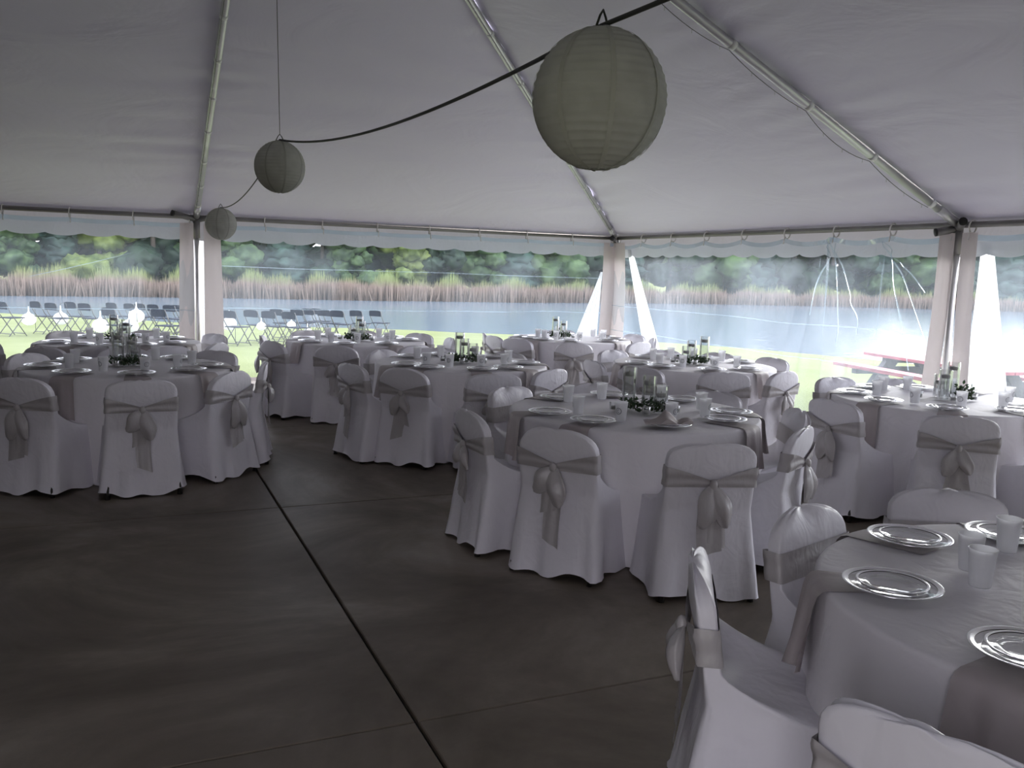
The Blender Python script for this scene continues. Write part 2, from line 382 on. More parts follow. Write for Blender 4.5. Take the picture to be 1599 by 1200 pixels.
# roof canopy: four triangular slopes with a slight sag between the rafters
def slope(A, B, n=44, nt_=150):
    A, B, P = np.array([*A, EZ+0.022]), np.array([*B, EZ+0.022]), np.array([PX, PY, PZ+0.05]); rows = []
    nrm = np.cross(B-A, P-A); nrm /= np.linalg.norm(nrm)
    if nrm[2] < 0: nrm = -nrm
    for i in range(nt_+1):
        t = i/nt_*0.999; row = []
        for j in range(n+1):
            s = j/n; q = (A+(B-A)*s)*(1-t)+P*t
            half = abs(math.sin(2*PI*s)); sag = -0.05*half*(1-t)*min(1, 4*t*(1-t)+0.15)
            w = 0.030*nz(s*5+A[0], t*42+3*s, A[1])*max(0.0, 1-half*1.25)**1.0*(1-t)**.5+0.012*nz(s*3.1+A[1], t*14, 4.0)
            row.append(q+nrm*(sag+w))
        rows.append(row)
    return rows
ov = 0.075
cs = [(TX+ov, TY+ov), (WX-ov, TY+ov), (WX-ov, WY-ov), (TX+ov, WY-ov)]
mb = MB()
for k in range(4): mb.grid(slope(cs[k], cs[(k+1) % 4]))
ceiling = tag(put('ceiling', mb.mesh('ceiling', MAT['roof'])), 'white vinyl tent canopy rising to a peak', kind='structure')
mids = [((TX+WX)/2, TY), (WX, (TY+WY)/2), ((TX+WX)/2, WY), (TX, (TY+WY)/2)]
mids[0] = (PX, TY); mids[3] = (TX, PY)
rafter_ends = {'corner': (TX, TY), 'left': mids[0], 'right': mids[3], 'w': mids[1], 's': mids[2], 'nw': (WX, TY), 'se': (TX, WY), 'sw': (WX, WY)}
for nm, e in rafter_ends.items():
    a = np.array([*e, EZ]); b = np.array([PX, PY, PZ])
    put('rafter', MB().tube([lerp(a, b, t) for t in (0, .33, .66, 1)], 0.036, 14).mesh('rafter', MAT['pole']), ceiling)
    put('rafter_sleeve', MB().tube([lerp(a, b, t) for t in (0.004, 0.045)], 0.041, 14).mesh('rafter_sleeve', MAT['pole']), ceiling)
# eave rails
for nm, a, b in (('trim_1', (WX, TY), (TX, TY)), ('trim_2', (TX, TY), (TX, WY)), ('trim_3', (TX, WY), (WX, WY)), ('trim_4', (WX, WY), (WX, TY))):
    a = np.array([*a, EZ]); b = np.array([*b, EZ])
    tag(put(nm, MB().tube([a, b], 0.028, 12).mesh(nm, MAT['fitting'])), 'steel eave rail along the tent edge', kind='structure')
# scalloped valances hanging outside the rails
def valance(nm, a, b, out):
    a, b, out = np.array(a), np.array(b), np.array(out); L = np.linalg.norm(b-a); n = int(L/0.045); rows = [[], [], [], [], []]
    for i in range(n+1):
        s = i/n*L; ph = (s/0.40) % 1.0
        depth = 0.245+0.045*math.sqrt(max(0, math.sin(PI*ph)))+0.012*nz(s*1.3, 5.0)
        p = a+(b-a)*i/n
        for k in range(5):
            t = k/4; w = 0.012*math.sin(s*7+2*nz(s*.7, 1.))*t
            q = p+out*(0.078+w+0.02*t); rows[k].append((q[0], q[1], EZ+0.024-t*(depth+0.024)))
    tag(put(nm, MB().grid(rows).mesh(nm, MAT['valance'])), 'scalloped white valance hanging from the tent edge', kind='structure')
valance('trim_5', (WX, TY), (TX+.05, TY), (0, 1)); valance('trim_6', (TX, TY+.05), (TX, WY), (1, 0))
# unseen left and back sides, added opaque to keep the lower left dark
def solid(nm, a, b):
    a, b = np.array(a), np.array(b); L = np.linalg.norm(b-a); d = (b-a)/L; o = np.array([-d[1], d[0]]); rows = []
    for k in range(9):
        z = 0.01+k/8*(EZ-0.03); row = []
        for i in range(121):
            s = i/120*L; p = a+d*s+o*(0.05*math.sin(s*4.2+2*nz(s, 3))*(1-.5*k/8)); row.append((p[0], p[1], z))
        rows.append(row)
    tag(put(nm, MB().grid(rows).mesh(nm, MAT['solidwall'])), 'unseen plain grey tent wall, added to shut light out', kind='structure')
solid('shade_wall_left', (WX+.02, WY), (WX+.02, TY)); solid('shade_wall_back', (TX, WY+.02), (0.40, WY+.02)); solid('shade_wall_back', (-1.05, WY+.02), (WX, WY+.02))

# clear vinyl sidewalls: a sheet between two white side hems, hung on rope ties
def panel(nm, label, a, b, inn, seed, swag=0.012, creases=(1.06, 0.70), hem0=True, hem1=True, hemw=0.16, lean0=0.0, lean1=0.0, gathers=(), mat='vinyl', diag=(), hemw0=None):
    a, b, inn = np.array(a, float), np.array(b, float), np.array(inn, float); L = np.linalg.norm(b-a); d = (b-a)/L
    nt_ = max(3, int(round(L/0.76))); ZT = EZ-0.075; ZB = 0.03
    nu, nv = 110, 36
    def pt(s, z, off=0.0):
        # horizontal fold relief growing downward, gathers radiating from some ties
        u = s/L; f = 0.018*math.sin(s*2.7+seed)*(1-(z/ZT)*.6)+0.012*nz(s*1.4+seed, z*0.5)
        for g in gathers:
            dd = s-g; k = max(0.0, 1-abs(dd)/(0.15+0.55*(ZT-z)))
            f += 0.055*k*math.sin(dd*34/(0.35+(ZT-z)*1.1))
        p = a+d*s+inn*(0.035+f+off); return (p[0], p[1], z)
    def ztop(s):
        ph = (s/L*nt_) % 1.0; return ZT-swag*4*ph*(1-ph)*(1.6 if gathers else 1.0)
    rows = []
    for k in range(nv+1):
        t = k/nv; row = []
        for i in range(nu+1):
            u = i/nu; z = lerp(ZB, ztop(u*L), t); s = u*L
            s += (lean0*(1-u)**4 - lean1*u**4)*(1-z/ZT)
            row.append(pt(s, z))
        rows.append(row)
    o = tag(put(nm, MB().grid(rows).mesh(nm, MAT[mat])), label, kind='structure')
    # milky top band
    rows = []
    for k in range(4):
        row = []
        for i in range(nu+1):
            s = i/nu*L; z = ztop(s)-k/3*0.05; row.append(pt(s, z, 0.004))
        rows.append(row)
    put('top_band', MB().grid(rows).mesh('top_band', MAT['topband']), o)
    rows = [[pt(i/nu*L, ZB+k*0.05, 0.004) for i in range(nu+1)] for k in range(2)]
    put('bottom_hem', MB().grid(rows).mesh('bottom_hem', MAT['hem']), o)
    for zc in creases:
        rows = []
        for k in range(3):
            rows.append([pt(i/nu*L, zc+(k-1)*0.005+0.02*nz(i*.05, seed+zc), (0.012 if k == 1 else 0.003)) for i in range(nu+1)])
        put('fold_crease', MB().grid(rows).mesh('fold_crease', MAT['crease']), o)
    for x0, z0, x1, z1, *big in diag:
        rows = [[], [], []]
        for i in range(25):
            t = i/24; s = lerp(x0, x1, t)+.03*math.sin(PI*t)*(1 if x1 > x0 else -1); z = lerp(z0, z1, t); wd = (.002+.005*math.sin(PI*min(1, t*1.1))**.5)*(big[0] if big else 1)
            for k in range(3): rows[k].append(pt(s+(k-1)*wd*.8, z+(k-1)*wd*.5, .016 if k == 1 else .004))
        put('fold_crease', MB().grid(rows).mesh('fold_crease', MAT['crease']), o)
    for use, s0, sg, lean in ((hem0, 0.0, 1, lean0), (hem1, L, -1, lean1)):
        if not use: continue
        hw_ = hemw0 if (hemw0 and sg == 1) else hemw
        rows = []
        for k in range(25):
            t = k/24; z = lerp(ZB, ZT+0.0, t); row = []
            for i in range(9):
                s = s0+sg*(i/8*hw_*(1+.25*(1-t)) + lean*(1-t)); w = 0.004*math.sin(i*1.1+z*2+seed)+0.012*math.sin(z*3+seed)
                p = a+d*s+inn*(0.055+w); row.append((p[0], p[1], z))
            rows.append(row)
        put('side_hem', MB().grid(rows).mesh('side_hem', MAT['hem']), o)
    # rope ties over the rail
    for k in range(nt_+1):
        s = min(max(k/nt_*L, 0.05), L-0.05); p = a+d*s
        pts = [(p[0]+inn[0]*(0.04*math.cos(q)+0.012)+d[0]*0.012*math.sin(q*.5), p[1]+inn[1]*(0.04*math.cos(q)+0.012)+d[1]*0.012*math.sin(q*.5), EZ-0.02+0.06*math.sin(q)) for q in np.linspace(0, 2*PI, 15)]
        m = MB().tube(pts, 0.0075, 6, False)
        q = a+d*(s+0.015); m.tube([(q[0]+inn[0]*.05, q[1]+inn[1]*.05, EZ-0.06), (q[0]+inn[0]*.065, q[1]+inn[1]*.065, EZ-0.14)], 0.006, 6)
        put('rope_tie', m.mesh('rope_tie', MAT['rope']), o)
    return o
solid('shade_wall_far', (WX, TY-.02), (-1.9, TY-.02))  # unseen stretch of far side, added to darken the left
panel('window_1', 'clear vinyl sidewall in front of the lawn chairs, beside the left post', (-1.95, TY), (PX-0.04, TY), (0, -1), 1.0, hem0=False, creases=(0.96,), diag=[(.95, 1.33, 2.10, 1.66, 2.6)])
panel('window_2', 'clear vinyl sidewall between the left post and the corner post', (PX+0.08, TY), (TX-0.03, TY), (0, -1), 4.0, creases=(0.98, 1.51), hemw=0.20)
panel('window_3', 'clear vinyl sidewall between the corner post and the right post', (TX, TY-0.04), (TX, PY-0.02), (-1, 0), 7.0, creases=(1.10, 0.72), gathers=(4.52, 5.27), swag=0.03, lean1=0.05, hemw0=.34, mat='vinyl_hazy', diag=[(5.28, 1.98, 5.71, .75), (5.29, 1.98, 5.88, 1.0), (5.40, 1.83, 5.80, 1.5), (4.55, 1.98, 4.72, 0.9), (4.58, 1.98, 5.05, 1.05), (4.56, 2.0, 4.35, 1.2)])
panel('window_4', 'clear vinyl sidewall beyond the right post', (TX, PY-0.10), (TX, WY+.1), (-1, 0), 9.0, creases=(1.0,), swag=0.03, mat='vinyl_hazy')

# the entrance at the back, where the viewer stands, is left open

# three tent posts in view
def post(x, y, label, dirs):
    t = thing('tent_post', label, 'post', (x, y, 0))
    put('pole', MB().tube([(0, 0, 0.012), (0, 0, 1), (0, 0, EZ-0.03)], 0.032, 14).mesh('pole', MAT['pole']), t)
    put('base_plate', MB().box((0, 0, 0.006), (0.16, 0.16, 0.012)).mesh('base_plate', MAT['fitting'], False), t)
    m = MB().tube([(0, 0, EZ-0.26), (0, 0, EZ+0.0)], 0.043, 14)
    put('corner_fitting', m.mesh('corner_fitting', MAT['fitting']), t)
    for dx, dy, dz in dirs:
        p = np.array([0, 0, EZ-0.03]); v = np.array([dx, dy, dz], float)
        s = put('pipe_stub', MB().tube([p, p+v], 0.036, 12).mesh('pipe_stub', MAT['fitting']), t)
        put('end_plug', MB().tube([p+v*.98, p+v*1.06], 0.037, 12).mesh('end_plug', MAT['black']), s)
post(PX, TY, 'aluminium tent post left of the hall between two white side hems', [(-0.28, -.10, 0.06), (0.26, -0.06, 0.05)])
post(TX, TY, 'aluminium corner post of the tent below the hip rafter', [(-.16, -.16, .02)])
post(TX, PY, 'aluminium tent post in front of the red picnic table', [(-.16, .10, -.04), (-.12, -.14, .05)])

# white drapes hanging outside the clear walls at the posts
def drape(label, top, bot, wt, wb, along, seed):
    """top / bot: lower and upper centre points, along: direction of the width"""
    top, bot, al = np.array(top, float), np.array(bot, float), np.array(along, float); al /= np.linalg.norm(al); o = np.array([-al[1], al[0], 0]); rows = []
    for k in range(21):
        t = k/20; c = lerp(bot, top, t); w = lerp(wb, wt, t); row = []
        for i in range(25):
            u = i/24-0.5; row.append(c+al*u*w+o*(0.035*math.sin(u*22+seed)*(1-.6*t)))
        rows.append(row)
    tag(put('drape', MB().grid(rows).mesh('drape', MAT['drape'])), label, 'drape')
G0 = -0.05

# ------------------------------------------------------------------ lawn, lake, far shore
def interp(x, xs_, ys_): return float(np.interp(x, xs_, ys_))
AZ_S = [-181, -60, -15, -6, 3, 8, 20, 38, 42, 50, 58, 90, 181]; D_S = [60, 60, 46, 41, 36, 34.5, 33.5, 31.5, 30, 28.5, 27.5, 26, 60]
LAKE_Z = -0.80
def ground(x, y):
    d = math.hypot(x, y); az = math.degrees(math.atan2(x, y)); Rr = interp(az, AZ_S, D_S)
    t = min(1.6, max(0.0, (d-13.0)/(Rr-13.0))); return G0-0.75*t
rows = []
for k in range(41):
    row = []
    for i in range(161):
        az = -180+360*i/160; Rr = interp(az, AZ_S, D_S)
        r = lerp(1.0, Rr*1.05, (k/40)**0.8)
        x, y = r*math.sin(R(az)), r*math.cos(R(az)); row.append((x, y, ground(x, y)-(0.10 if r < 5 else 0)+0.03*nz(x*.3, y*.3)))
    rows.append(row)
def lawn_z(x, y):
    return ground(x, y)+0.03*nz(x*.3, y*.3)
# keep the lawn below the slab
rows = [[(x, y, min(z, -0.12) if (WX-.3 < x < TX+.3 and WY-.3 < y < TY+.3) else z) for x, y, z in row] for row in rows]
tag(put('lawn', MB().grid(rows).mesh('lawn', MAT['lawn'])), 'pale green mown lawn sloping to the lake', kind='structure')
lake = MB().grid([[(-160, -10, LAKE_Z), (260, -10, LAKE_Z)], [(-160, 260, LAKE_Z), (260, 260, LAKE_Z)]])
tag(put('lake', lake.mesh('lake', MAT['lake'], False)), 'grey blue lake beyond the lawn', kind='structure')
AZ_F = [-40, -8, 15, 25, 40, 54, 80]; D_F = [60, 58, 61, 66, 82, 96, 110]
rows = []
for k in range(9):
    row = []
    for i in range(61):
        az = -40+120*i/60; r = interp(az, AZ_F, D_F)+k*8-2.0; x, y = r*math.sin(R(az)), r*math.cos(R(az))
        row.append((x, y, LAKE_Z-0.25+0.22*k+0.3*nz(x*.08, y*.08)*min(k, 1)))
    rows.append(row)
tag(put('far_shore', MB().grid(rows).mesh('far_shore', MAT['lawn'])), 'grassy far bank of the lake', kind='structure')
# reed bed: tens of thousands of blades nobody could count
n = 26000
az = RNG.uniform(-16, 62, n); dep = RNG.uniform(0, 5.0, n)**1.0
V = np.zeros((n, 3, 3)); rr = np.interp(az, AZ_F, D_F)+dep
bx, by = rr*np.sin(np.radians(az)), rr*np.cos(np.radians(az)); hgt = RNG.uniform(1.2, 1.9, n)*(0.85+0.3*np.sin(az*2.3)*np.sin(az*.71)+0.03*dep); ang = RNG.uniform(0, PI, n); w = RNG.uniform(.03, .09, n)
zb = LAKE_Z-0.15+0.02*dep
V[:, 0] = np.stack([bx-w*np.cos(ang), by-w*np.sin(ang), zb], 1); V[:, 1] = np.stack([bx+w*np.cos(ang), by+w*np.sin(ang), zb], 1)
V[:, 2] = np.stack([bx+RNG.normal(0, .12, n), by+RNG.normal(0, .12, n), zb+hgt], 1)
me = bpy.data.meshes.new('reeds'); me.from_pydata(V.reshape(-1, 3).tolist(), [], np.arange(3*n).reshape(-1, 3).tolist()); me.materials.append(MAT['reeds'])
tag(put('reeds', me), 'band of tan and green reeds along the far shore', 'reeds', kind='stuff')

# trees across the lake
def ico(sub=2):
    import bmesh
    bm = bmesh.new(); bmesh.ops.create_icosphere(bm, subdivisions=sub, radius=1.0)
    V = np.array([v.co[:] for v in bm.verts]); F = [tuple(v.index for v in f.verts) for f in bm.faces]; bm.free(); return V, F
ICO = ico(3)
def crown(seed, w, h, base, conifer=False):
    rg = np.random.default_rng(seed); m = MB(); V, F = ICO
    n = 13 if conifer else 30
    for k in range(n):
        if conifer:
            t = k/(n-1); rad = w*0.5*(1-t*.88); c = np.array([rg.normal(0, .1), rg.normal(0, .1), base+t*(h-base)]); sc_ = np.array([rad, rad, h/n*1.15])
        else:
            t = rg.uniform(0, 1); rad = w*rg.uniform(.12, .22); a = rg.uniform(0, 2*PI); q = w*.42*math.sqrt(rg.uniform(0, 1))*(1-.5*t)
            c = np.array([q*math.cos(a), q*math.sin(a), lerp(base+rad*.4, h-rad*.7, t)]); sc_ = np.array([rad, rad, rad*.8])
        P = V*sc_+c
        D = np.array([1+.25*nz(p[0]*1.1+seed, p[1]*1.1, p[2]*1.3)+.38*nz(p[0]*3.3, p[1]*3.3+seed, p[2]*3.3)+.25*nz(p[0]*7., p[1]*7.+seed, p[2]*7.) for p in P])
        m.add((P-c)*D[:, None]+c, F)
    return m
variants = {}
for kind, cfgs in {'sunlit': [(6.5, 8.5, .8)], 'green': [(7.5, 10, .8), (6, 9, .5)], 'dark': [(8, 11, .6), (7, 12, 1.0)], 'blue': [(5, 12, .6)]}.items():
    for i, (w, h, b) in enumerate(cfgs):
        cm = crown(hash(kind) % 97 if False else {'sunlit': 3, 'green': 11, 'dark': 23, 'blue': 31}[kind]+i, w, h, b, kind == 'blue').mesh('crown', TREES[kind])
        tm = MB().tube([(0, 0, -1.0), (.05, 0, h*.4), (0, .1, h*.8)], [.25, .18, .06], 8).mesh('trunk', MAT['bark'])
        variants.setdefault(kind, []).append((cm, tm))
LAB = {'sunlit': 'leafy tree coloured sunlit yellow green across lake', 'green': 'mid green round leafy tree across the lake',
       'dark': 'dark green broad tree across the lake', 'blue': 'blue green pointed conifer across the lake'}
ORD = 'zeroth first second third fourth fifth sixth seventh eighth ninth tenth eleventh twelfth thirteenth fourteenth fifteenth sixteenth seventeenth'.split()
TN = {}
def tree(kind, i, az, extra, s):
    r = interp(az, AZ_F, D_F)+extra; x, y = r*math.sin(R(az)), r*math.cos(R(az))
    TN[kind] = TN.get(kind, 0)+1
    t = thing('tree', LAB[kind]+', %s from the left in the %s row' % (ORD[TN[kind]], 'back' if extra > 11 else 'front'), 'tree', (x, y, LAKE_Z+0.15+extra*.02), random.uniform(0, 6.28), kind+' trees across the lake'); t.scale = (s, s, s)
    cm, tm = variants[kind][i % len(variants[kind])]
    put('crown', cm, t); put('trunk', tm, t)
fr = ['green', 'sunlit', 'dark', 'green', 'blue', 'sunlit', 'dark', 'green', 'green', 'blue', 'dark', 'green', 'sunlit', 'dark', 'green', 'blue', 'green', 'dark', 'blue', 'dark', 'green', 'blue', 'dark', 'dark', 'blue', 'green', 'dark', 'blue', 'dark', 'green']
front = []
for i, k in enumerate(fr):
    az_ = -13+i*2.45+random.uniform(-.6, .6)
    front.append((az_, k, i, 7+random.uniform(-1, 2.5), random.uniform(.62, .9)*(1.45 if az_ > 29 else 1.0)))
front += [(43.2, 'dark', 1, 9.5, 1.15), (46.6, 'green', 1, 9.5, 1.15), (50.0, 'dark', 1, 9.5, 1.15)]
for az_, k, i, ex, sc_ in sorted(front): tree(k, i, az_, ex, sc_)
TN.clear()
for i in range(25):
    tree(['dark', 'blue', 'green', 'dark'][i % 4], i, -13+i*3.0+random.uniform(-.7, .7), 14+random.uniform(-1, 3), random.uniform(1.05, 1.35))

# drapes now that the lawn height is known
drape('white drape hanging straight behind the left tent post', (PX+.02, TY+.16, 1.98), (PX+.02, TY+.2, G0), .30, .34, (1, 0, 0), 1)
drape('white drape flaring out to the left behind the corner post', (TX-.16, TY+.12, 1.6), (TX-.46, TY+.25, G0), .03, .62, (1, 0, 0), 2)
drape('white strip of drape slanting down right of the corner post', (TX+.10, TY-.26, 1.95), (TX+.14, TY-1.22, G0), .10, .46, (0, 1, 0), 3)
drape('white drape falling behind the right tent post toward the picnic table', (TX+.14, PY-.20, 1.98), (TX+.16, PY-.38, G0), .10, .56, (0, 1, 0), 4)
drape('short white fold of drape showing between the right post and its hem', (TX+.13, PY+.02, 1.90), (TX+.15, PY-.03, 1.10), .17, .03, (0, 1, 0), 5)

# ------------------------------------------------------------------ tables
TBL = {'T1': (2.416, 1.415), 'T2': (2.875, 4.616), 'T3': (2.761, 7.353), 'T4': (0.045, 7.434), 'T5': (-0.024, 9.66), 'T6': (2.392, 9.718), 'T7': (5.202, 9.942), 'T8': (4.99, 6.976), 'T9': (5.455, 4.562)}
TNAME = {'T1': 'the nearest table', 'T2': 'the table with the peaked napkin', 'T3': 'the middle table', 'T4': 'the near left table', 'T5': 'the far left table',
         'T6': 'the far middle table', 'T7': 'the table at the corner post', 'T8': 'the table by the right wall', 'T9': 'the table before the picnic table'}
TR = 0.762; TH = 0.748
def cloth_mesh(seed):
    rg = np.random.default_rng(seed); ph = rg.uniform(0, 6.28, 5); k1 = int(rg.integers(13, 17)); n = 160; rows = []
    for r in (0.0001, .25, .5, .70, .745): rows.append([(r*math.cos(2*PI*i/n), r*math.sin(2*PI*i/n), TH) for i in range(n)])
    for k in range(1, 5):
        a = k/4*PI/2; rows.append([((.748+.016*math.sin(a))*math.cos(2*PI*i/n), (.748+.016*math.sin(a))*math.sin(2*PI*i/n), TH-.016*(1-math.cos(a))) for i in range(n)])
    for k in range(1, 15):
        t = k/14; z = lerp(TH-.016, 0.014, t); row = []
        for i in range(n):
            th = 2*PI*i/n; f = math.sin(k1*th+ph[0]+1.3*math.sin(2*th+ph[1]))+.45*math.sin((k1*1.7//1)*th+ph[2])
            sharp = (abs(f)**.8)*math.copysign(1, f)
            r = .764+0.035*t+(.004+.042*t)*sharp*t**.6+.012*t*math.sin(3*th+ph[3]); row.append((r*math.cos(th), r*math.sin(th), z+(.010*math.sin(5*th+ph[4]) if k == 14 else 0)))
        rows.append(row)
    return MB().grid(rows, True).mesh('tablecloth', MAT['cloth'])
CLOTHS = [cloth_mesh(s) for s in (1, 2, 3)]
top_me = autosmooth(MB().grid([[(r*math.cos(2*PI*i/40), r*math.sin(2*PI*i/40), z) for i in range(40)] for r, z in ((.0001, .705), (.752, .705), (.752, .735), (.0001, .735))], True).mesh('tabletop', MAT['greywood']))
leg_me = MB().tube([(0, 0, 0.0), (0, 0, .35), (0, 0, .705)], .014, 8).mesh('leg', MAT['dark_metal'])
for i, (k, (x, y)) in enumerate(TBL.items()):
    t = thing('banquet_table', 'round banquet table under a long white cloth, '+TNAME[k], 'table', (x, y, 0), 0, 'round banquet tables')
    put('tabletop', top_me, t)
    for a in (45, 135, 225, 315): put('leg', leg_me, t, (.45*math.cos(R(a)), .45*math.sin(R(a)), 0))
    put('tablecloth', CLOTHS[i % 3], t, rz=i*1.3)

# ------------------------------------------------------------------ dressed chairs (local: faces +y, origin on the floor below the back)
CH = 0.785
def back_y(z):
    return float(np.interp(z, [0, .2, .45, CH], [-.075, -.045, -.005, -.055]))
ARCH = [(.655, 2.5), (.690, 2.9)]
def half_w(z, arch=0):
    w = float(np.interp(z, [0, .2, .45, .60, CH], [.268, .250, .226, .222, .222]))
    z0, ex = ARCH[arch]
    if z > z0:
        t = min(1, (z-z0)/(CH-z0)); w *= max(0.0, 1-t**ex)**(1/ex)
    return w
def thick(z):
    t = max(0, (z-.70)/(CH-.70)); return .05*max(.12, math.sqrt(max(0, 1-t*t)))
def cover_mesh(seed):
    rg = np.random.default_rng(seed); ph = rg.uniform(0, 6.28, 8)
    zs = [.012, .05, .10, .16, .22, .28, .34, .39, .42, .44, .455, .47, .49, .51, .53, .55, .58, .61, .64, .67, .70, .725, .745, .76, .772, .780, CH-.001]
    nb, ns = 22, 12; rows = []
    for z in zs:
        w, yb = half_w(z, seed % 2), back_y(z); row = []
        def yf(xr):
            y0 = yb+thick(z)
            if z <= .42: return lerp(.435, .415, z/.42)
            side = abs(xr)**3
            ze = lerp(.462, .545, side)
            if z >= ze: return y0
            t = (z-.42)/(ze-.42); return lerp(.415, y0, t**lerp(.8, .45, side))
        loop = []
        for i in range(nb): loop.append((lerp(1, -1, i/nb), 'b'))
        for i in range(ns): loop.append((i/ns, 'l'))
        for i in range(nb): loop.append((lerp(-1, 1, i/nb), 'f'))
        for i in range(ns): loop.append((1-i/ns, 'r'))
        flo = max(0, 1-z/.43)
        for idx, (q, side) in enumerate(loop):
            u = idx/len(loop)*2*PI
            if side == 'b': x, y = q*w, yb-.012*(1-q*q)*(1 if z > .2 else .5)
            elif side == 'f': x, y = q*w, yf(q)
            elif side == 'l': x, y = -w, lerp(yb, yf(-1), q)
            else: x, y = w, lerp(yb, yf(1), q)
            # round the corners a little
            cx, cy_ = 0.0, (yb+yf(0 if side == 'f' else 1))/2
            fold = flo**1.2*(.020*math.sin(7*u+ph[0])+.016*math.sin(11*u+ph[1])+.008*math.sin(19*u+ph[2]))
            if side == 'b': fold *= .55+.3*abs(q)
            nx, ny = {'b': (0, -1), 'f': (0, 1), 'l': (-1, 0), 'r': (1, 0)}[side]
            puff = .010*math.exp(-((z-.68)/.06)**2)*(1-q*q)*(1 if side == 'b' else 0)
            wr = .003*nz(x*9+seed, y*9, z*6)
            x += nx*(fold+wr); y += ny*(fold+wr+puff)
            zz = z
            if z < .03: zz += .012+.016*math.sin(3*u+ph[3])+.012*math.sin(7*u+ph[4])
            if z > .70: zz += .006*math.sin(q*5+ph[5])
            row.append((x, y, max(zz, .006)))
        # soften corners
        P = np.array(row); P[:, :2] = .25*np.roll(P[:, :2], 1, 0)+.5*P[:, :2]+.25*np.roll(P[:, :2], -1, 0); rows.append(P)
    return MB().grid(rows, True, False, True).mesh('chair_cover', MAT['cover'])
def sash_mesh(seed):
    rg = np.random.default_rng(seed); ph = rg.uniform(0, 6.28, 4); zc = .562; n = 64; rows = []
    for k in range(9):
        v = k/8; row = []
        for i in range(n+1):
            u = i/n  # from the knot, round the front, back to the knot
            per = u*4
            bw = .112
            if u < .25: s = u/.25; x, side = s, 'b'
            elif u < .30: s = (u-.25)/.05; x, side = 1, 'r'
            elif u < .70: s = (u-.30)/.40; x, side = lerp(1, -1, s), 'f'
            elif u < .75: s = (u-.70)/.05; x, side = -1, 'l'
            else: s = (1-u)/.25; x, side = -s, 'b'
            kn = max(0.0, 1-abs(x))**1.2 if side == 'b' else 0.0
            z0, z1 = lerp(.570, .573, kn), lerp(.672, .606, kn)
            
            z = lerp(z0, z1, v); w = half_w(z); off = .006
            pl = (.005 if side == 'b' else .0015)*math.sin(v*10+ph[0]+abs(x)*4)*(1-.3*kn)
            yb, yf_ = back_y(z)-off-.006-.010*(1-x*x)-.012*kn, back_y(z)+thick(z)+off
            if side == 'b': px, py = x*(w+off), yb-pl
            elif side == 'f': px, py = x*(w+off), yf_+pl
            else: px, py = x*(w+off+.001)+pl*x, lerp(yb, yf_, s if side == 'r' else 1-s)
            row.append((px, py, z))
        rows.append(row)
    return MB().grid(rows).mesh('sash', MAT['sash'])
KNOT = (0, -.066, .590)
def loop_mesh(ang, L, B, seed):
    """flattened hanging bow loop: ang from straight down toward +x"""
    m = MB(); ax = np.array([math.sin(ang), -.10, -math.cos(ang)]); sd = np.array([math.cos(ang), 0, math.sin(ang)]); nn = np.array([0, -1.0, 0]); rows = []
    for k in range(15):
        t = k/14; b = B*(.16+1.0*math.sin(PI*min(1, t**.8*.93))**.9); dpt = .005+.014*math.sin(PI*t)
        if k == 14: b *= .55; dpt = .006
        c = np.array(KNOT)+ax*L*t+nn*(.016*math.sin(PI*t))
        row = []
        for i in range(20):
            a = 2*PI*i/20; pl = 1+.5*math.sin(3*a+seed+t)
            row.append(c+sd*b*math.cos(a)+nn*dpt*math.sin(a)*pl+sd*.004*math.sin(9*t+seed))
        rows.append(row)
    return m.grid(rows, True, True, True).mesh('bow_loop', MAT['sash'])
def tail_mesh(ang, L, W, seed):
    rows = []
    for k in range(17):
        t = k/16; w = W*(.28+.72*min(1, t*2.2)**.8); row = []
        for i in range(11):
            u = i/10-.5; s = L*t*(1+.10*u*(1 if ang > 0 else -1))
            x = KNOT[0]+math.sin(ang)*s+u*w*math.cos(ang)+.006*math.sin(5*t+seed); z = KNOT[2]-math.cos(ang)*s
            y = min(back_y(max(z, 0))-.046, KNOT[1]-.002)-.006*math.sin(u*9+seed+t*1.5)*(1-.4*t)-.006+(.006 if seed % 2 else 0)
            row.append((x, y, z))
        rows.append(row)
    return MB().grid(rows).mesh('bow_tail', MAT['sash'])
COVERS = [cover_mesh(s) for s in (1, 2, 3, 4, 5)]; SASHES = [sash_mesh(s) for s in (1, 2)]
KN = MB().sphere((KNOT[0], KNOT[1]-.008, KNOT[2]), (.020, .018, .026), 12, 8).mesh('knot', MAT['sash'])
BOWS = []
for k, (l1, l2, t1, t2) in enumerate([((-.40, .19, .044), (.46, .17, .038), (-.06, .36, .105), (.12, .25, .10)),
                                      ((-.58, .17, .046), (.25, .21, .048), (.02, .40, .095), (-.12, .24, .09)),
                                      ((-.22, .22, .050), (.34, .22, .044), (-.03, .34, .12), (.08, .30, .09)),
                                      ((-.66, .15, .040), (.64, .16, .042), (.03, .31, .13), (-.07, .27, .08))]):
    BOWS.append((loop_mesh(*l1, k), loop_mesh(*l2, k+1), tail_mesh(*t1, k), tail_mesh(*t2, k+2)))
CLEG = {}
for nm, (x, y) in {'a': (-.225, -.060), 'b': (.225, -.060), 'c': (-.20, .37), 'd': (.20, .37)}.items():
    CLEG[nm] = MB().tube([(x, y, 0), (x, y, .045), (x*.80, (y if y > 0 else .04), .40)], [.017, .013, .012], 8).mesh('leg', MAT['dark_metal'])
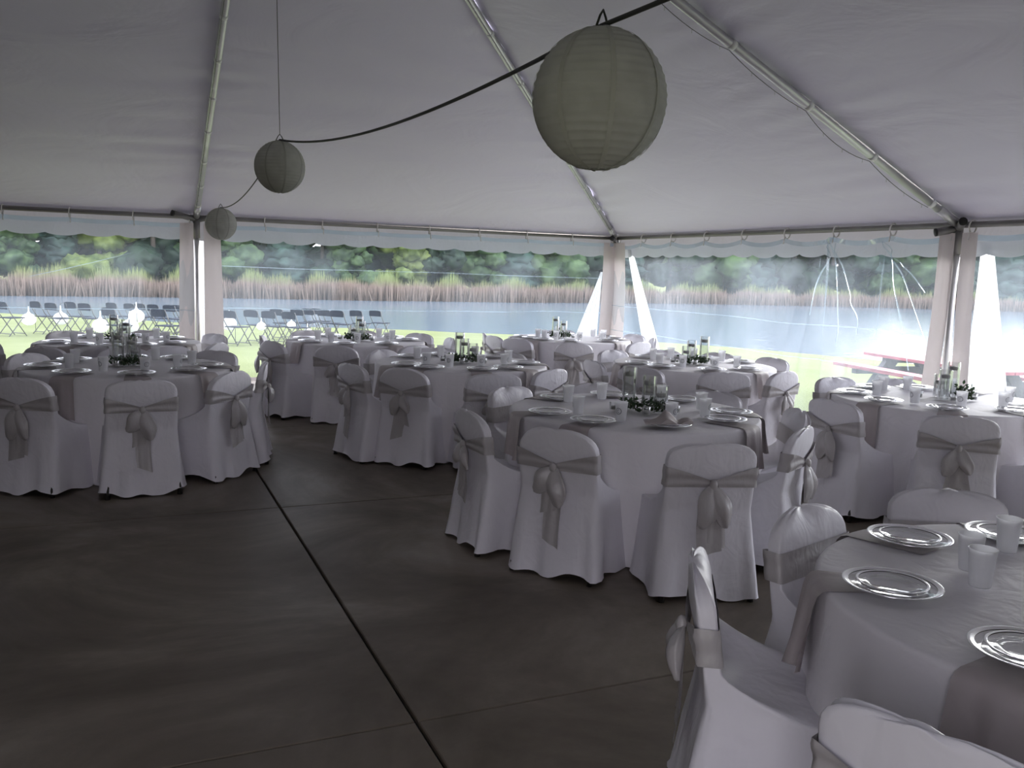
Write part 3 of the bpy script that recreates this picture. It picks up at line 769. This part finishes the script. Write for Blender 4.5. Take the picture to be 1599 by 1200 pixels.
# (table, angle round the table, distance of the back from its centre, turn away from facing the middle, bow, cover)
SEATS = {
 'T1': [(62, 1.06, 0), (103, .93, 4), (148, 1.06, -2), (198, 1.10, 0)],
 'T2': [(257, 1.18, -5), (217, 1.02, 0), (179, 1.04, 2), (117, .96, 0), (75, .96, 0), (25, .98, 0), (335, .98, 0), (299, 1.02, 4)],
 'T3': [(195, 1.06, 0), (222, .95, 0), (263, 1.07, 0), (297, .97, 0), (120, .95, 0), (84, .98, 0), (38, .86, 0)],
 'T4': [(233, 1.08, 4), (273, 1.12, 0), (312, .98, 3), (350, .97, 0), (137, 1.02, 0), (92, 1.04, 0), (48, 1.04, 0), (184, 1.06, 0)],
 'T5': [(192, 1.05, 0), (236, 1.06, 0), (264, 1.04, 0), (292, 1.05, 0), (326, 1.02, 0), (28, 1.05, 0), (75, 1.0, 0), (120, 1.03, 0)],
 'T6': [(167, .98, 0), (205, 1.06, 0), (246, 1.08, 0), (290, 1.05, 0), (352, 1.04, 0), (30, 1.02, 0), (72, 1.0, 0), (110, 1.02, 0)],
 'T7': [(160, 1.05, 0), (183, 1.04, 0), (207, 1.04, 0), (245, 1.08, 0), (292, 1.05, 0), (335, 1.02, 0), (8, 1.02, 0), (70, 1.0, 0)],
 'T8': [(250, .96, 0), (208, .97, 0), (286, .96, 0), (174, 1.0, 0), (107, 1.02, 0), (72, 1.0, 0), (5, 1.0, 0), (40, .98, 0)],
 'T9': [(183, 1.04, 0), (226, 1.08, 0), (268, 1.06, 0), (93, .97, 0), (62, .92, 0)]}
FULL_SEATS = {k: [s[0] for s in v] for k, v in SEATS.items()}
FULL_SEATS['T9'] += [315, 140, 20]; FULL_SEATS['T3'] += [340]
SECT = ['near side', 'near right side', 'right side', 'far right side', 'far side', 'far left side', 'left side', 'near left side']
def sectors(key, angs):
    """a place name round the table for each seat, as the viewer stands before it, each used once"""
    x, y = TBL[key]; base = math.degrees(math.atan2(-y, -x)); left = list(range(8)); out = {}
    pref = sorted([(abs(((a-base-45*s+180) % 360)-180), a, s) for a in angs for s in range(8)])
    for d_, a, s in pref:
        if a not in out and s in left: out[a] = s; left.remove(s)
    return {a: SECT[s] for a, s in out.items()}
BOWSEL = {('T2', 257): 2, ('T2', 217): 1, ('T4', 273): 1, ('T4', 312): 2, ('T3', 222): 0, ('T6', 246): 3, ('T9', 226): 0, ('T8', 250): 0}
COVSEL = {('T1', 198): 0, ('T2', 257): 2, ('T2', 217): 1, ('T3', 222): 1, ('T4', 273): 4, ('T4', 233): 3, ('T9', 226): 0, ('T6', 246): 1, ('T8', 250): 0}
cnt = 0; SECN = {}
for key, seats in SEATS.items():
    names_ = sectors(key, FULL_SEATS[key]); SECN[key] = names_; tx, ty = TBL[key]
    for a, r, turn in seats:
        x, y = tx+r*math.cos(R(a)), ty+r*math.sin(R(a))
        t = thing('banquet_chair', 'sashed white chair on the %s of %s' % (names_[a], TNAME[key]), 'chair', (x, y, 0), R(a+90+turn), 'sashed chairs round '+TNAME[key])
        put('chair_cover', COVERS[COVSEL.get((key, a), cnt % 5)], t)
        s = put('sash', SASHES[cnt % 2], t)
        b = BOWS[BOWSEL.get((key, a), (cnt*3+1) % 4)]
        put('knot', KN, s); put('bow_loop', b[0], s); put('bow_loop', b[1], s); put('bow_tail', b[2], s); put('bow_tail', b[3], s)
        for q in 'abcd': put('leg', CLEG[q], t)
        cnt += 1

# ------------------------------------------------------------------ table settings
ZT = TH+.009
plate_me = MB().lathe([(.0001, .004), (.075, .004), (.084, .006), (.092, .011), (.118, .015), (.127, .017), (.128, .0155), (.118, .012), (.090, .006), (.080, 0), (.0001, 0)], 48).mesh('plate', MAT['plate'])
rim_me = MB().lathe([(.113, .0152), (.121, .0172), (.1275, .0188), (.1297, .0178), (.1287, .0150), (.121, .0140), (.113, .0128)], 48).mesh('rim', MAT['rim'])
sal_me = MB().lathe([(.0001, .004), (.055, .004), (.062, .006), (.068, .010), (.086, .014), (.092, .016), (.093, .0145), (.086, .011), (.067, .006), (.060, 0), (.0001, 0)], 48).mesh('salad_plate', MAT['plate'])
srim_me = MB().lathe([(.0865, .0155), (.0925, .0172), (.0942, .0162), (.0932, .0140), (.0865, .0132)], 48).mesh('rim', MAT['rim'])
CUH = .108
cup_me = MB().lathe([(.0001, .002), (.026, .002), (.0275, 0), (.0285, .004), (.0365, CUH-.004), (.0385, CUH-.002), (.038, CUH), (.0355, CUH-.001), (.0272, .006), (.0001, .005)], 32).mesh('cup', MAT['cup'])
def emblem():
    m = MB()
    def wrap(px, pz): # flat print coordinates onto the cone facing +x
        r = lerp(.0285, .0365, (pz-.004)/(CUH-.008))+.0006; a = px/r; return (r*math.cos(a), r*math.sin(a), pz)
    def arc(r0, r1, a0, a1, n, c=(0, .058)):
        rows = [[wrap(c[0]+rr*math.cos(lerp(a0, a1, i/n)), c[1]+rr*math.sin(lerp(a0, a1, i/n))) for i in range(n+1)] for rr in (r0, r1)]; m.grid(rows)
    arc(.0185, .0160, 0, 2*PI, 40); arc(.0150, .0142, 0, 2*PI, 40); arc(.0085, .0060, R(50), R(310), 24)
    return m.mesh('emblem', MAT['ink'])
EMB = emblem()
for key, (tx, ty) in TBL.items():
    for a in FULL_SEATS[key]:
        sec = SECN[key][a]; ja = a+random.uniform(-4, 4); rr = .585+random.uniform(-.02, .02)
        x, y = tx+rr*math.cos(R(ja)), ty+rr*math.sin(R(ja))
        where = '%s of %s' % (sec, TNAME[key])
        p = thing('dinner_plate', 'silver rimmed dinner plate, '+where, 'plate', (x, y, ZT), 0, 'dinner plates'); put('dish', plate_me, p); put('rim', rim_me, p)
        p = thing('salad_plate', 'small clear plate on dinner plate, '+where, 'plate', (x, y, ZT+.0045), 0, 'salad plates'); put('dish', sal_me, p); put('rim', srim_me, p)
        ca = a+random.uniform(9, 15); cr_ = random.uniform(.42, .46)
        if (key, a) == ('T1', 148): ca, cr_ = 140, .33
        if (key, a) == ('T1', 103): ca, cr_ = 116, .36
        cp = thing('cup', 'frosted cup with round emblem, '+where, 'cup', (tx+cr_*math.cos(R(ca)), ty+cr_*math.sin(R(ca)), ZT), R(50 if key == 'T1' else a+random.uniform(-35, 35)), 'frosted cups')
        put('cup_body', cup_me, cp); put('emblem', EMB, cp)
# grey napkins lying under the plates and hanging over the table edge
def hang_mesh(seed):
    rg = np.random.default_rng(seed); ph = rg.uniform(0, 6.28, 3); sk = rg.uniform(-.12, .12); rows = []
    prof = [(.50, 0), (.60, 0), (.70, 0), (.748, 0), (.766, -.006), (.778, -.020)]+[(.780+.030*t, -.020-(.20+.02*seed)*t) for t in (.1, .2, .35, .5, .65, .8, .92, 1)]
    for r, dz in prof:
        row = []; fall = max(0, -dz)/.24
        for i in range(13):
            u = i/12-.5; w = .20*(1+.10*fall)
            fo = .016*fall*math.sin(u*11+ph[0])+.008*fall*math.sin(u*21+ph[1])
            row.append((r+fo+.010, u*w+sk*fall*.25, TH+.0035+dz*(1+.12*u*(1 if sk > 0 else -1))))
        rows.append(row)
    # keep it curved round the table edge
    P = np.array(rows); ang_ = P[:, :, 1]/.78*.9; rr_ = P[:, :, 0]; P = np.stack([rr_*np.cos(ang_), rr_*np.sin(ang_), P[:, :, 2]], 2)
    return MB().grid(P).mesh('napkin', MAT['napkin'])
HANG = [hang_mesh(k) for k in range(4)]
hn = 0
for key, (tx, ty) in TBL.items():
    for a in FULL_SEATS[key]:
        if (key, a) == ('T2', 257): continue
        tag(put('napkin', HANG[hn % 4], None, (tx, ty, 0), R(a+random.uniform(-3, 3))), 'grey napkin over table edge, %s of %s' % (SECN[key][a], TNAME[key]), 'napkin', 'hanging grey napkins'); hn += 1
# folded napkin on one plate
tx, ty = TBL['T2']; a = 257
nx_, ny_ = tx+.60*math.cos(R(a)), ty+.60*math.sin(R(a)); rows = []
for k in range(13):
    v = k/12-.5; row = []
    for i in range(25):
        u = i/24-.5
        h = .075*max(0, 1-abs(u+.10)*3.2)**1.0*(1-abs(v)*1.5)+.020*max(0, 1-abs(u-.30)*4)+.010*math.cos(u*14)
        row.append((u*.27+.02*v, v*.13*(1-.5*max(0, u+.1)), max(.004, h)+.004*math.sin(v*9+u*11)))
    rows.append(row)
low = [[(p[0], p[1], .001) for p in row] for row in rows]
m = MB().grid(rows); m.grid(low)
rim_ = [rows[0], low[0]]; m.grid(rim_); m.grid([rows[-1], low[-1]]); m.grid([[r[0] for r in rows], [r[0] for r in low]]); m.grid([[r[-1] for r in rows], [r[-1] for r in low]])
tag(put('napkin', m.mesh('napkin', MAT['napkin']), None, (nx_, ny_, ZT+.022), R(-18)), 'grey folded napkin lying across a plate, peaked like a tent', 'napkin')

# centrepieces: three cylinder vases with floating candles, greenery and votive glasses
def vase_me(h):
    r = .044
    return autosmooth(MB().lathe([(.0001, .008), (r-.003, .008), (r-.003, h-.001), (r-.0015, h), (r, h-.001), (r, .002), (r-.003, 0), (.0001, 0)], 28).mesh('vase', MAT['glass']))
VH = {'tall': .262, 'middle': .215, 'short': .165}; WF = {'tall': .215, 'middle': .165, 'short': .105}
VM = {k: vase_me(h) for k, h in VH.items()}
WM = {k: autosmooth(MB().lathe([(.0001, .010), (.0405, .010), (.0405, h), (.0001, h)], 24).mesh('water', MAT['water'])) for k, h in WF.items()}
can_me = MB().lathe([(.0001, -.014), (.026, -.014), (.034, -.004), (.035, .006), (.030, .012), (.012, .014), (.0001, .013)], 24).mesh('candle', MAT['candle'])
wick_me = MB().tube([(0, 0, .012), (0, .001, .022)], .0012, 6).mesh('wick', MAT['wick'])
vot_me = autosmooth(MB().lathe([(.0001, .006), (.022, .006), (.0245, .048), (.026, .0485), (.0265, .047), (.0245, .002), (.0225, 0), (.0001, 0)], 24).mesh('votive', MAT['glass']))
tea_me = MB().lathe([(.0001, .0075), (.0195, .0075), (.0195, .026), (.017, .027), (.0001, .026)], 20).mesh('tealight', MAT['candle'])
def greens_me(seed, rx, ry, lift, count):
    rg = np.random.default_rng(seed); m = MB(); st = MB()
    for s in range(9):
        a0 = rg.uniform(0, 2*PI); ln = rg.uniform(.7, 1.5); pts = []
        for q in range(7):
            aa = a0+ln*q/6; k = rg.uniform(.75, 1.1); pts.append((rx*k*math.cos(aa), ry*k*math.sin(aa), .012+lift*math.sin(PI*q/6)*rg.uniform(.4, 1)))
        st.tube(pts, .0022, 5)
    for i in range(count):
        a0 = rg.uniform(0, 2*PI); k = rg.uniform(.6, 1.18); c = np.array([rx*k*math.cos(a0), ry*k*math.sin(a0), .010+lift*rg.uniform(0, 1.0)**1.3])
        d = rg.normal(0, 1, 3); d[2] = abs(d[2])*.7; d /= np.linalg.norm(d); s = np.cross(d, rg.normal(0, 1, 3)); s /= np.linalg.norm(s); n_ = np.cross(d, s); L = rg.uniform(.020, .036); w = L*.30
        V = [c, c+d*L*.35+s*w, c+d*L*.7+s*w*.75, c+d*L, c+d*L*.7-s*w*.75, c+d*L*.35-s*w, c+d*L*.5+n_*L*.10]
        V = [(p[0], p[1], max(p[2], .003)) for p in V]
        m.add(V, [(0, 1, 6), (1, 2, 6), (2, 3, 6), (3, 4, 6), (4, 5, 6), (5, 0, 6)])
    return m.mesh('leaves', MAT['greens'], False), st.mesh('stems', MAT['stem'])
GV = [greens_me(s, .125, .095, .055, 230) for s in (1, 2, 3)]; GB = greens_me(9, .05, .05, .10, 120)
rgt = np.array([math.cos(YAW), -math.sin(YAW)]); fw2 = np.array([math.sin(YAW), math.cos(YAW)])
# (across, away) offsets in metres from the table centre as seen from the entrance
CP = {'T1': [('tall', .02, .03), ('middle', .12, -.05), ('short', .2, .03)],
 'T2': [('tall', -.03, .02), ('middle', .09, -.01), ('short', .15, -.10)],
 'T3': [('tall', -.02, .05), ('middle', .03, -.06), ('short', .10, .06)],
 'T4': [('tall', -.08, -.02), ('middle', -.03, .10), ('short', .03, .02)],
 'T5': [('tall', -.06, .0), ('middle', .05, .02), ('short', -.02, .12)],
 'T6': [('tall', .03, .03), ('middle', .07, -.06), ('short', -.03, -.02)],
 'T7': [('tall', -.19, .02), ('middle', -.09, -.04), ('short', -.13, .08)],
 'T8': [('tall', .09, -.02), ('middle', -.02, .04), ('short', -.08, -.03)],
 'T9': [('tall', .10, .06), ('middle', -.01, -.06), ('short', .03, .10)]}
for i, (key, vs) in enumerate(CP.items()):
    if key == 'T1': continue   # beyond the frame
    c0 = np.array(TBL[key])
    for size, ax, aw in vs:
        q = c0+rgt*ax+fw2*aw
        v = thing('cylinder_vase', '%s clear glass cylinder vase of water on %s' % (size, TNAME[key]), 'vase', (q[0], q[1], ZT), 0, 'cylinder vases')
        put('glass', VM[size], v); put('water', WM[size], v)
        cd = thing('floating_candle', 'pale round candle floating in the %s vase on %s' % (size, TNAME[key]), 'candle', (q[0], q[1], ZT+WF[size]+.003), 0, 'floating candles')
        put('wax', can_me, cd); put('wick', wick_me, cd)
    mx_, my_ = np.mean([v[1] for v in vs]), np.mean([v[2] for v in vs])
    q = c0+rgt*(mx_+(.09 if key == 'T9' else 0))+fw2*(my_-(.10 if key == 'T9' else .02))
    g = thing('greenery_garland', 'dark green leafy sprigs round the vases on '+TNAME[key], 'greenery', (q[0], q[1], ZT), -YAW, 'table greenery')
    lm_, sm_ = GB if key == 'T9' else GV[i % 3]
    tag(put('leaves', lm_, g), kind='stuff'); tag(put('stems', sm_, g), kind='stuff')
    for nm, ax, aw in (('left of', -.20, -.02), ('in front of', -.02, -.17), ('right of', .17, -.08)):
        q = c0+rgt*(mx_+ax)+fw2*(my_+aw)
        v = thing('votive_glass', 'small votive glass %s the greenery on %s' % (nm, TNAME[key]), 'votive', (q[0], q[1], ZT), 0, 'votive glasses')
        put('glass', vot_me, v); put('tealight', tea_me, v)

# ------------------------------------------------------------------ lanterns, cord, string lights
def lantern_mesh(r, nrib=22):
    m = MB(); prof = []
    per = 6
    for i in range(nrib*per+1):
        a = lerp(R(8), R(172), i/(nrib*per)); bul = r*(1-.012*abs(math.cos(PI*i/per))); prof.append((bul*math.sin(a), bul*1.03*math.cos(a)))
    n = 64; rows = []
    for q, z in prof: rows.append([(q*(1-.010*abs(math.sin(4*2*PI*k/n))**.5*.0)*math.cos(2*PI*k/n), q*math.sin(2*PI*k/n), z) for k in range(n)])
    return m.grid(rows, True).mesh('paper_shade', MAT['lantern'])
LR = .160
LM = lantern_mesh(LR)
seam_me = MB()
for k in range(8):
    a0 = 2*PI*k/8; rows = []
    for da in (-.034, .034): rows.append([((LR+.0012)*math.sin(t)*math.cos(a0+da/max(.3, math.sin(t))), (LR+.0012)*math.sin(t)*math.sin(a0+da/max(.3, math.sin(t))), (LR+.0012)*1.03*math.cos(t)) for t in np.linspace(R(9), R(171), 30)])
    seam_me.grid(rows)
seam_me = seam_me.mesh('paper_seams', MAT['lantern_seam'])
ring_me = MB().lathe([(.024, .162), (.026, .165), (.028, .162), (.026, .159), (.024, .162)], 24).tube([(-.026, 0, .162), (-.012, 0, .19), (0, 0, .205), (.012, 0, .19), (.026, 0, .162)], .003, 6).mesh('wire_hanger', MAT['iron'])
LPOS = {'a': (-1, -1, -1), }
def from_px(px, py, depth):
    d = np.array([(px-799.5)/1377.666, (py-600)/1377.666, 1.0]); p = depth*(d[0]*_r+d[1]*_d+d[2]*_f); return np.array([p[0], p[1], p[2]+CAMH])
L1 = from_px(936, 156, 2.10); L2 = np.array([PX, PY, 0.0]); L2 = from_px(437, 261, 5.65); L3 = from_px(345, 350, 9.15)
for p, lab, rz in ((L1, 'largest looking sage paper globe lantern, nearest on the dark cord', .468), (L2, 'sage paper globe lantern hanging below the tent peak', .056), (L3, 'smallest looking sage paper globe lantern before the left tent post', .415)):
    t = thing('paper_lantern', lab, 'lantern', p, rz, 'sage paper lanterns')
    put('paper_shade', LM, t); put('paper_seams', seam_me, t); put('wire_hanger', ring_me, t)
top = np.array([0, 0, .185])
def sag(a, b, s, n=24): return [a+(b-a)*t-np.array([0, 0, 1])*s*4*t*(1-t) for t in np.linspace(0, 1, n)]
cend = from_px(1330, -120, 1.55)
lowtop = np.array([0, 0, .170])
pts = sag(cend, L1+lowtop, .0, 12)+sag(L1+lowtop, L2+lowtop, .10)[1:]
tag(put('lantern_rope', MB().tube(pts, .0062, 8).mesh('lantern_rope', MAT['cord'])), 'dark cord strung between the large lantern and the peak lantern', 'cord')
tag(put('lantern_rope', MB().tube(sag(L2+lowtop, L3+lowtop, .12)+sag(L3+lowtop, np.array([PX, TY-.06, EZ-.05]), .03, 8)[1:], .005, 6).mesh('lantern_rope', MAT['cord'])), 'thin cord strung from the peak lantern to the left tent post', 'cord')
tag(put('hanging_string', MB().tube([L2+np.array([0, 0, .205]), [PX, PY, PZ-.02]], .0022, 5).mesh('hanging_string', MAT['wire'])), 'thin string dropping from the tent peak to the lantern', 'string')
def string_lights(e, label, side, ts, droop):
    a = np.array([*e, EZ]); b = np.array([PX, PY, PZ]); t = thing('string_lights', label, 'string lights', a)
    ax = (b-a)/np.linalg.norm(b-a); sd = np.cross(ax, [0, 0, 1.0]); sd /= np.linalg.norm(sd); dn = np.cross(ax, sd); dn = dn if dn[2] < 0 else -dn
    base = lambda u: (b-a)*u+sd*side*.020+dn*.040
    pts = []; blb = MB()
    ts = list(ts)
    for q in range(len(ts)-1):
        for k in range(10):
            u = lerp(ts[q], ts[q+1], k/10); h = droop[q % len(droop)]*4*(k/10)*(1-k/10)
            pts.append(base(u)+np.array([0, 0, -h])+sd*side*h*.3)
            if k % 3 == 1: c = pts[-1]; blb.tube([c, c+np.array([0, 0, -.030])], .004, 5)
    pts.append(base(ts[-1]))
    put('wire', MB().tube(pts, .0028, 5).mesh('wire', MAT['wire']), t)
    tag(put('mini_bulbs', blb.mesh('mini_bulbs', MAT['bulb']), t), kind='stuff')
    for u in ts:
        c = (b-a)*u; put('tape_clip', MB().tube([c-ax*.022, c+ax*.022], .0385, 14).mesh('tape_clip', MAT['clip']), t)
string_lights(rafter_ends['left'], 'fairy lights taped along the rafter of the left tent post', 1, [.05, .12, .20, .29, .38, .47, .56, .66, .78], [0.0])
string_lights(rafter_ends['corner'], 'fairy lights taped along the corner hip rafter', -1, [.04, .13, .21, .29, .41, .50, .60, .70, .74], [0.01])
string_lights(rafter_ends['right'], 'fairy lights drooping below the rafter of the right tent post', 1, [.06, .18, .30, .43, .57, .70, .82], [.03, .06, .03, .05, .02])

# ------------------------------------------------------------------ outdoors: folding chairs, globes on hooks, picnic table
def bar(a, b, r=.011): return MB().tube([a, b], r, 8)
fc_back = MB()
rows = []
for k in range(7):
    t = k/6; z = lerp(.64, .815, t); row = []
    for i in range(13):
        u = i/12-.5; wd = .43*(1-.10*(t**6)); zz = z-.02*abs(u*2)**4*t; row.append((u*wd, -.10+.02*(1-4*u*u)-.12*(z-.64)*1.0, zz))
    rows.append(row)
fc_back.grid(rows); fc_back.grid([[(x, y-.012, z) for x, y, z in r] for r in rows])
fc_back = fc_back.mesh('backrest', MAT['slate'])
fc_seat = MB().box((0, .16, .435), (.40, .38, .022)).mesh('seat', MAT['slate'], False)
fparts = [('backrest', fc_back), ('seat', fc_seat)]
for sx_ in (-1, 1):
    fparts.append(('front_leg', MB().tube([(sx_*.215, -.125, .80), (sx_*.215, -.02, .55), (sx_*.215, .37, 0.0)], .011, 8).mesh('front_leg', MAT['frame'])))
    fparts.append(('rear_leg', bar((sx_*.195, .30, .43), (sx_*.195, -.07, 0.0)).mesh('rear_leg', MAT['frame'])))
fparts.append(('crossbar', bar((-.215, .32, .06), (.215, .32, .06), .009).mesh('crossbar', MAT['frame'])))
fparts.append(('crossbar', bar((-.195, -.02, .06), (.195, -.02, .06), .009).mesh('crossbar', MAT['frame'])))
def gray_ray(px, d):
    """ground point at column px of the view, d metres away"""
    p = from_px(px, 430, 10.0); v = p[:2]/np.linalg.norm(p[:2]); x, y = v*d; return x, y
FC = [(6, 24.0), (60, 25.0), (84, 24.0), (114, 25.2), (136, 24.2), (175, 20.5), (178, 26.5), (206, 26.0), (222, 27.2), (243, 25.8), (252, 21.0), (268, 25.2), (280, 26.4), (292, 24.6), (296, 22.0),
      (362, 21.2), (396, 22.6), (424, 22.0), (436, 24.0), (456, 21.4), (468, 24.4), (484, 25.6), (498, 26.8), (510, 24.6), (530, 24.0), (560, 25.4), (590, 26.6)]
FCN = {}; FC.sort()
face = math.atan2(.615, .783)   # all face the lake
for i, (px, d) in enumerate(FC):
    x, y = gray_ray(px, d)
    side = 'left of the left tent post' if px < 300 else 'right of the left tent post'
    FCN[side] = FCN.get(side, 0)+1
    t = thing('folding_chair', 'slate folding lawn chair, %s from the left, %s' % (ORD[FCN[side]], side), 'chair', (x, y, lawn_z(x, y)), face-PI/2+random.uniform(-.06, .06), 'lawn chairs '+side)
    for nm, me in fparts: put(nm, me, t)
glb = MB().sphere((0, 0, 0), (.185, .185, .165), 20, 12).mesh('paper_globe', MAT['white'])
cone = MB().lathe([(.0001, .36), (.010, .34), (.016, .22), (.05, .16), (.075, .13)], 12).mesh('neck', MAT['white'])
hook = MB().tube([(.22, 0, -.50), (.22, 0, .25), (.20, 0, .37), (.12, 0, .44), (.03, 0, .42), (0, 0, .345)], .006, 6).mesh('shepherd_hook', MAT['iron'])
GLB = [(45, 499, 22.5), (95, 498, 22.0), (157, 509, 19.5), (213, 494, 20.5), (203, 510, 19.0), (358, 506, 21.0), (408, 510, 21.5), (455, 508, 22.5), (480, 519, 21.0)]
ords = ['first from the left', 'second from the left', 'third from the left', 'fifth from the left', 'fourth from the left', 'first right of the left post', 'second right of the left post', 'third right of the left post', 'last right of the left post']
for (px, py, d), w_ in zip(GLB, ords):
    p = from_px(px, py, d); s = .62 if px > 400 else .95
    t = thing('globe_lantern', 'white paper globe on a hook among the lawn chairs, '+w_, 'lantern', p, .3, 'white globes on the lawn')
    put('paper_globe', glb, t).scale = (s, s, s); put('neck', cone, t).scale = (s, s, s)
    gz = lawn_z(p[0], p[1])-p[2]
    hk = MB().tube([(.15, 0, gz), (.15, 0, .25*s), (.13, 0, .39*s), (.07, 0, .43*s), (.01, 0, .40*s), (0, 0, .345*s)], .006, 6).mesh('shepherd_hook', MAT['iron'])
    put('shepherd_hook', hk, t)
# picnic table
e1, e2 = from_px(1385, 553, 13.0), from_px(1594, 578, 10.6)
dv = (e2-e1)[:2]; PL = np.linalg.norm(dv); dv /= PL; mid = (e1+e2)[:2]/2; gz = lawn_z(*mid); ptop = .5*(e1+e2)[2]-gz
pt = thing('picnic_table', 'weathered picnic table with faded red planks outside the right wall', 'table', (mid[0], mid[1], gz), math.atan2(dv[1], dv[0]))
for k in range(5): put('plank', MB().box((random.uniform(-.02, .02), -.31+k*.155, ptop-.02), (PL, .148, .04)).mesh('plank', MAT['redwood'], False), pt)
for s in (-1, 1):
    for k in range(2): put('bench_plank', MB().box((random.uniform(-.02, .02), s*(.70+k*.13), .44), (PL, .122, .045)).mesh('bench_plank', MAT['redwood'], False), pt)
    xx = s*(PL/2-.42)
    for q in (-1, 1):
        a_, b_ = np.array([xx, q*.22, ptop-.05]), np.array([xx, q*.62, 0.0]); v = b_-a_; L = np.linalg.norm(v); v /= L
        rot = np.array([[1, 0, 0], [0, v[2], v[1]], [0, -v[1], v[2]]])
        put('leg', MB().box((a_+b_)/2, (.10, .16, L), rot).mesh('leg', MAT['greywood'], False), pt)
    put('cross_beam', MB().box((xx, 0, .39), (.09, 1.66, .10)).mesh('cross_beam', MAT['greywood'], False), pt)
    put('top_cleat', MB().box((xx, 0, ptop-.075), (.09, .70, .07)).mesh('top_cleat', MAT['greywood'], False), pt)
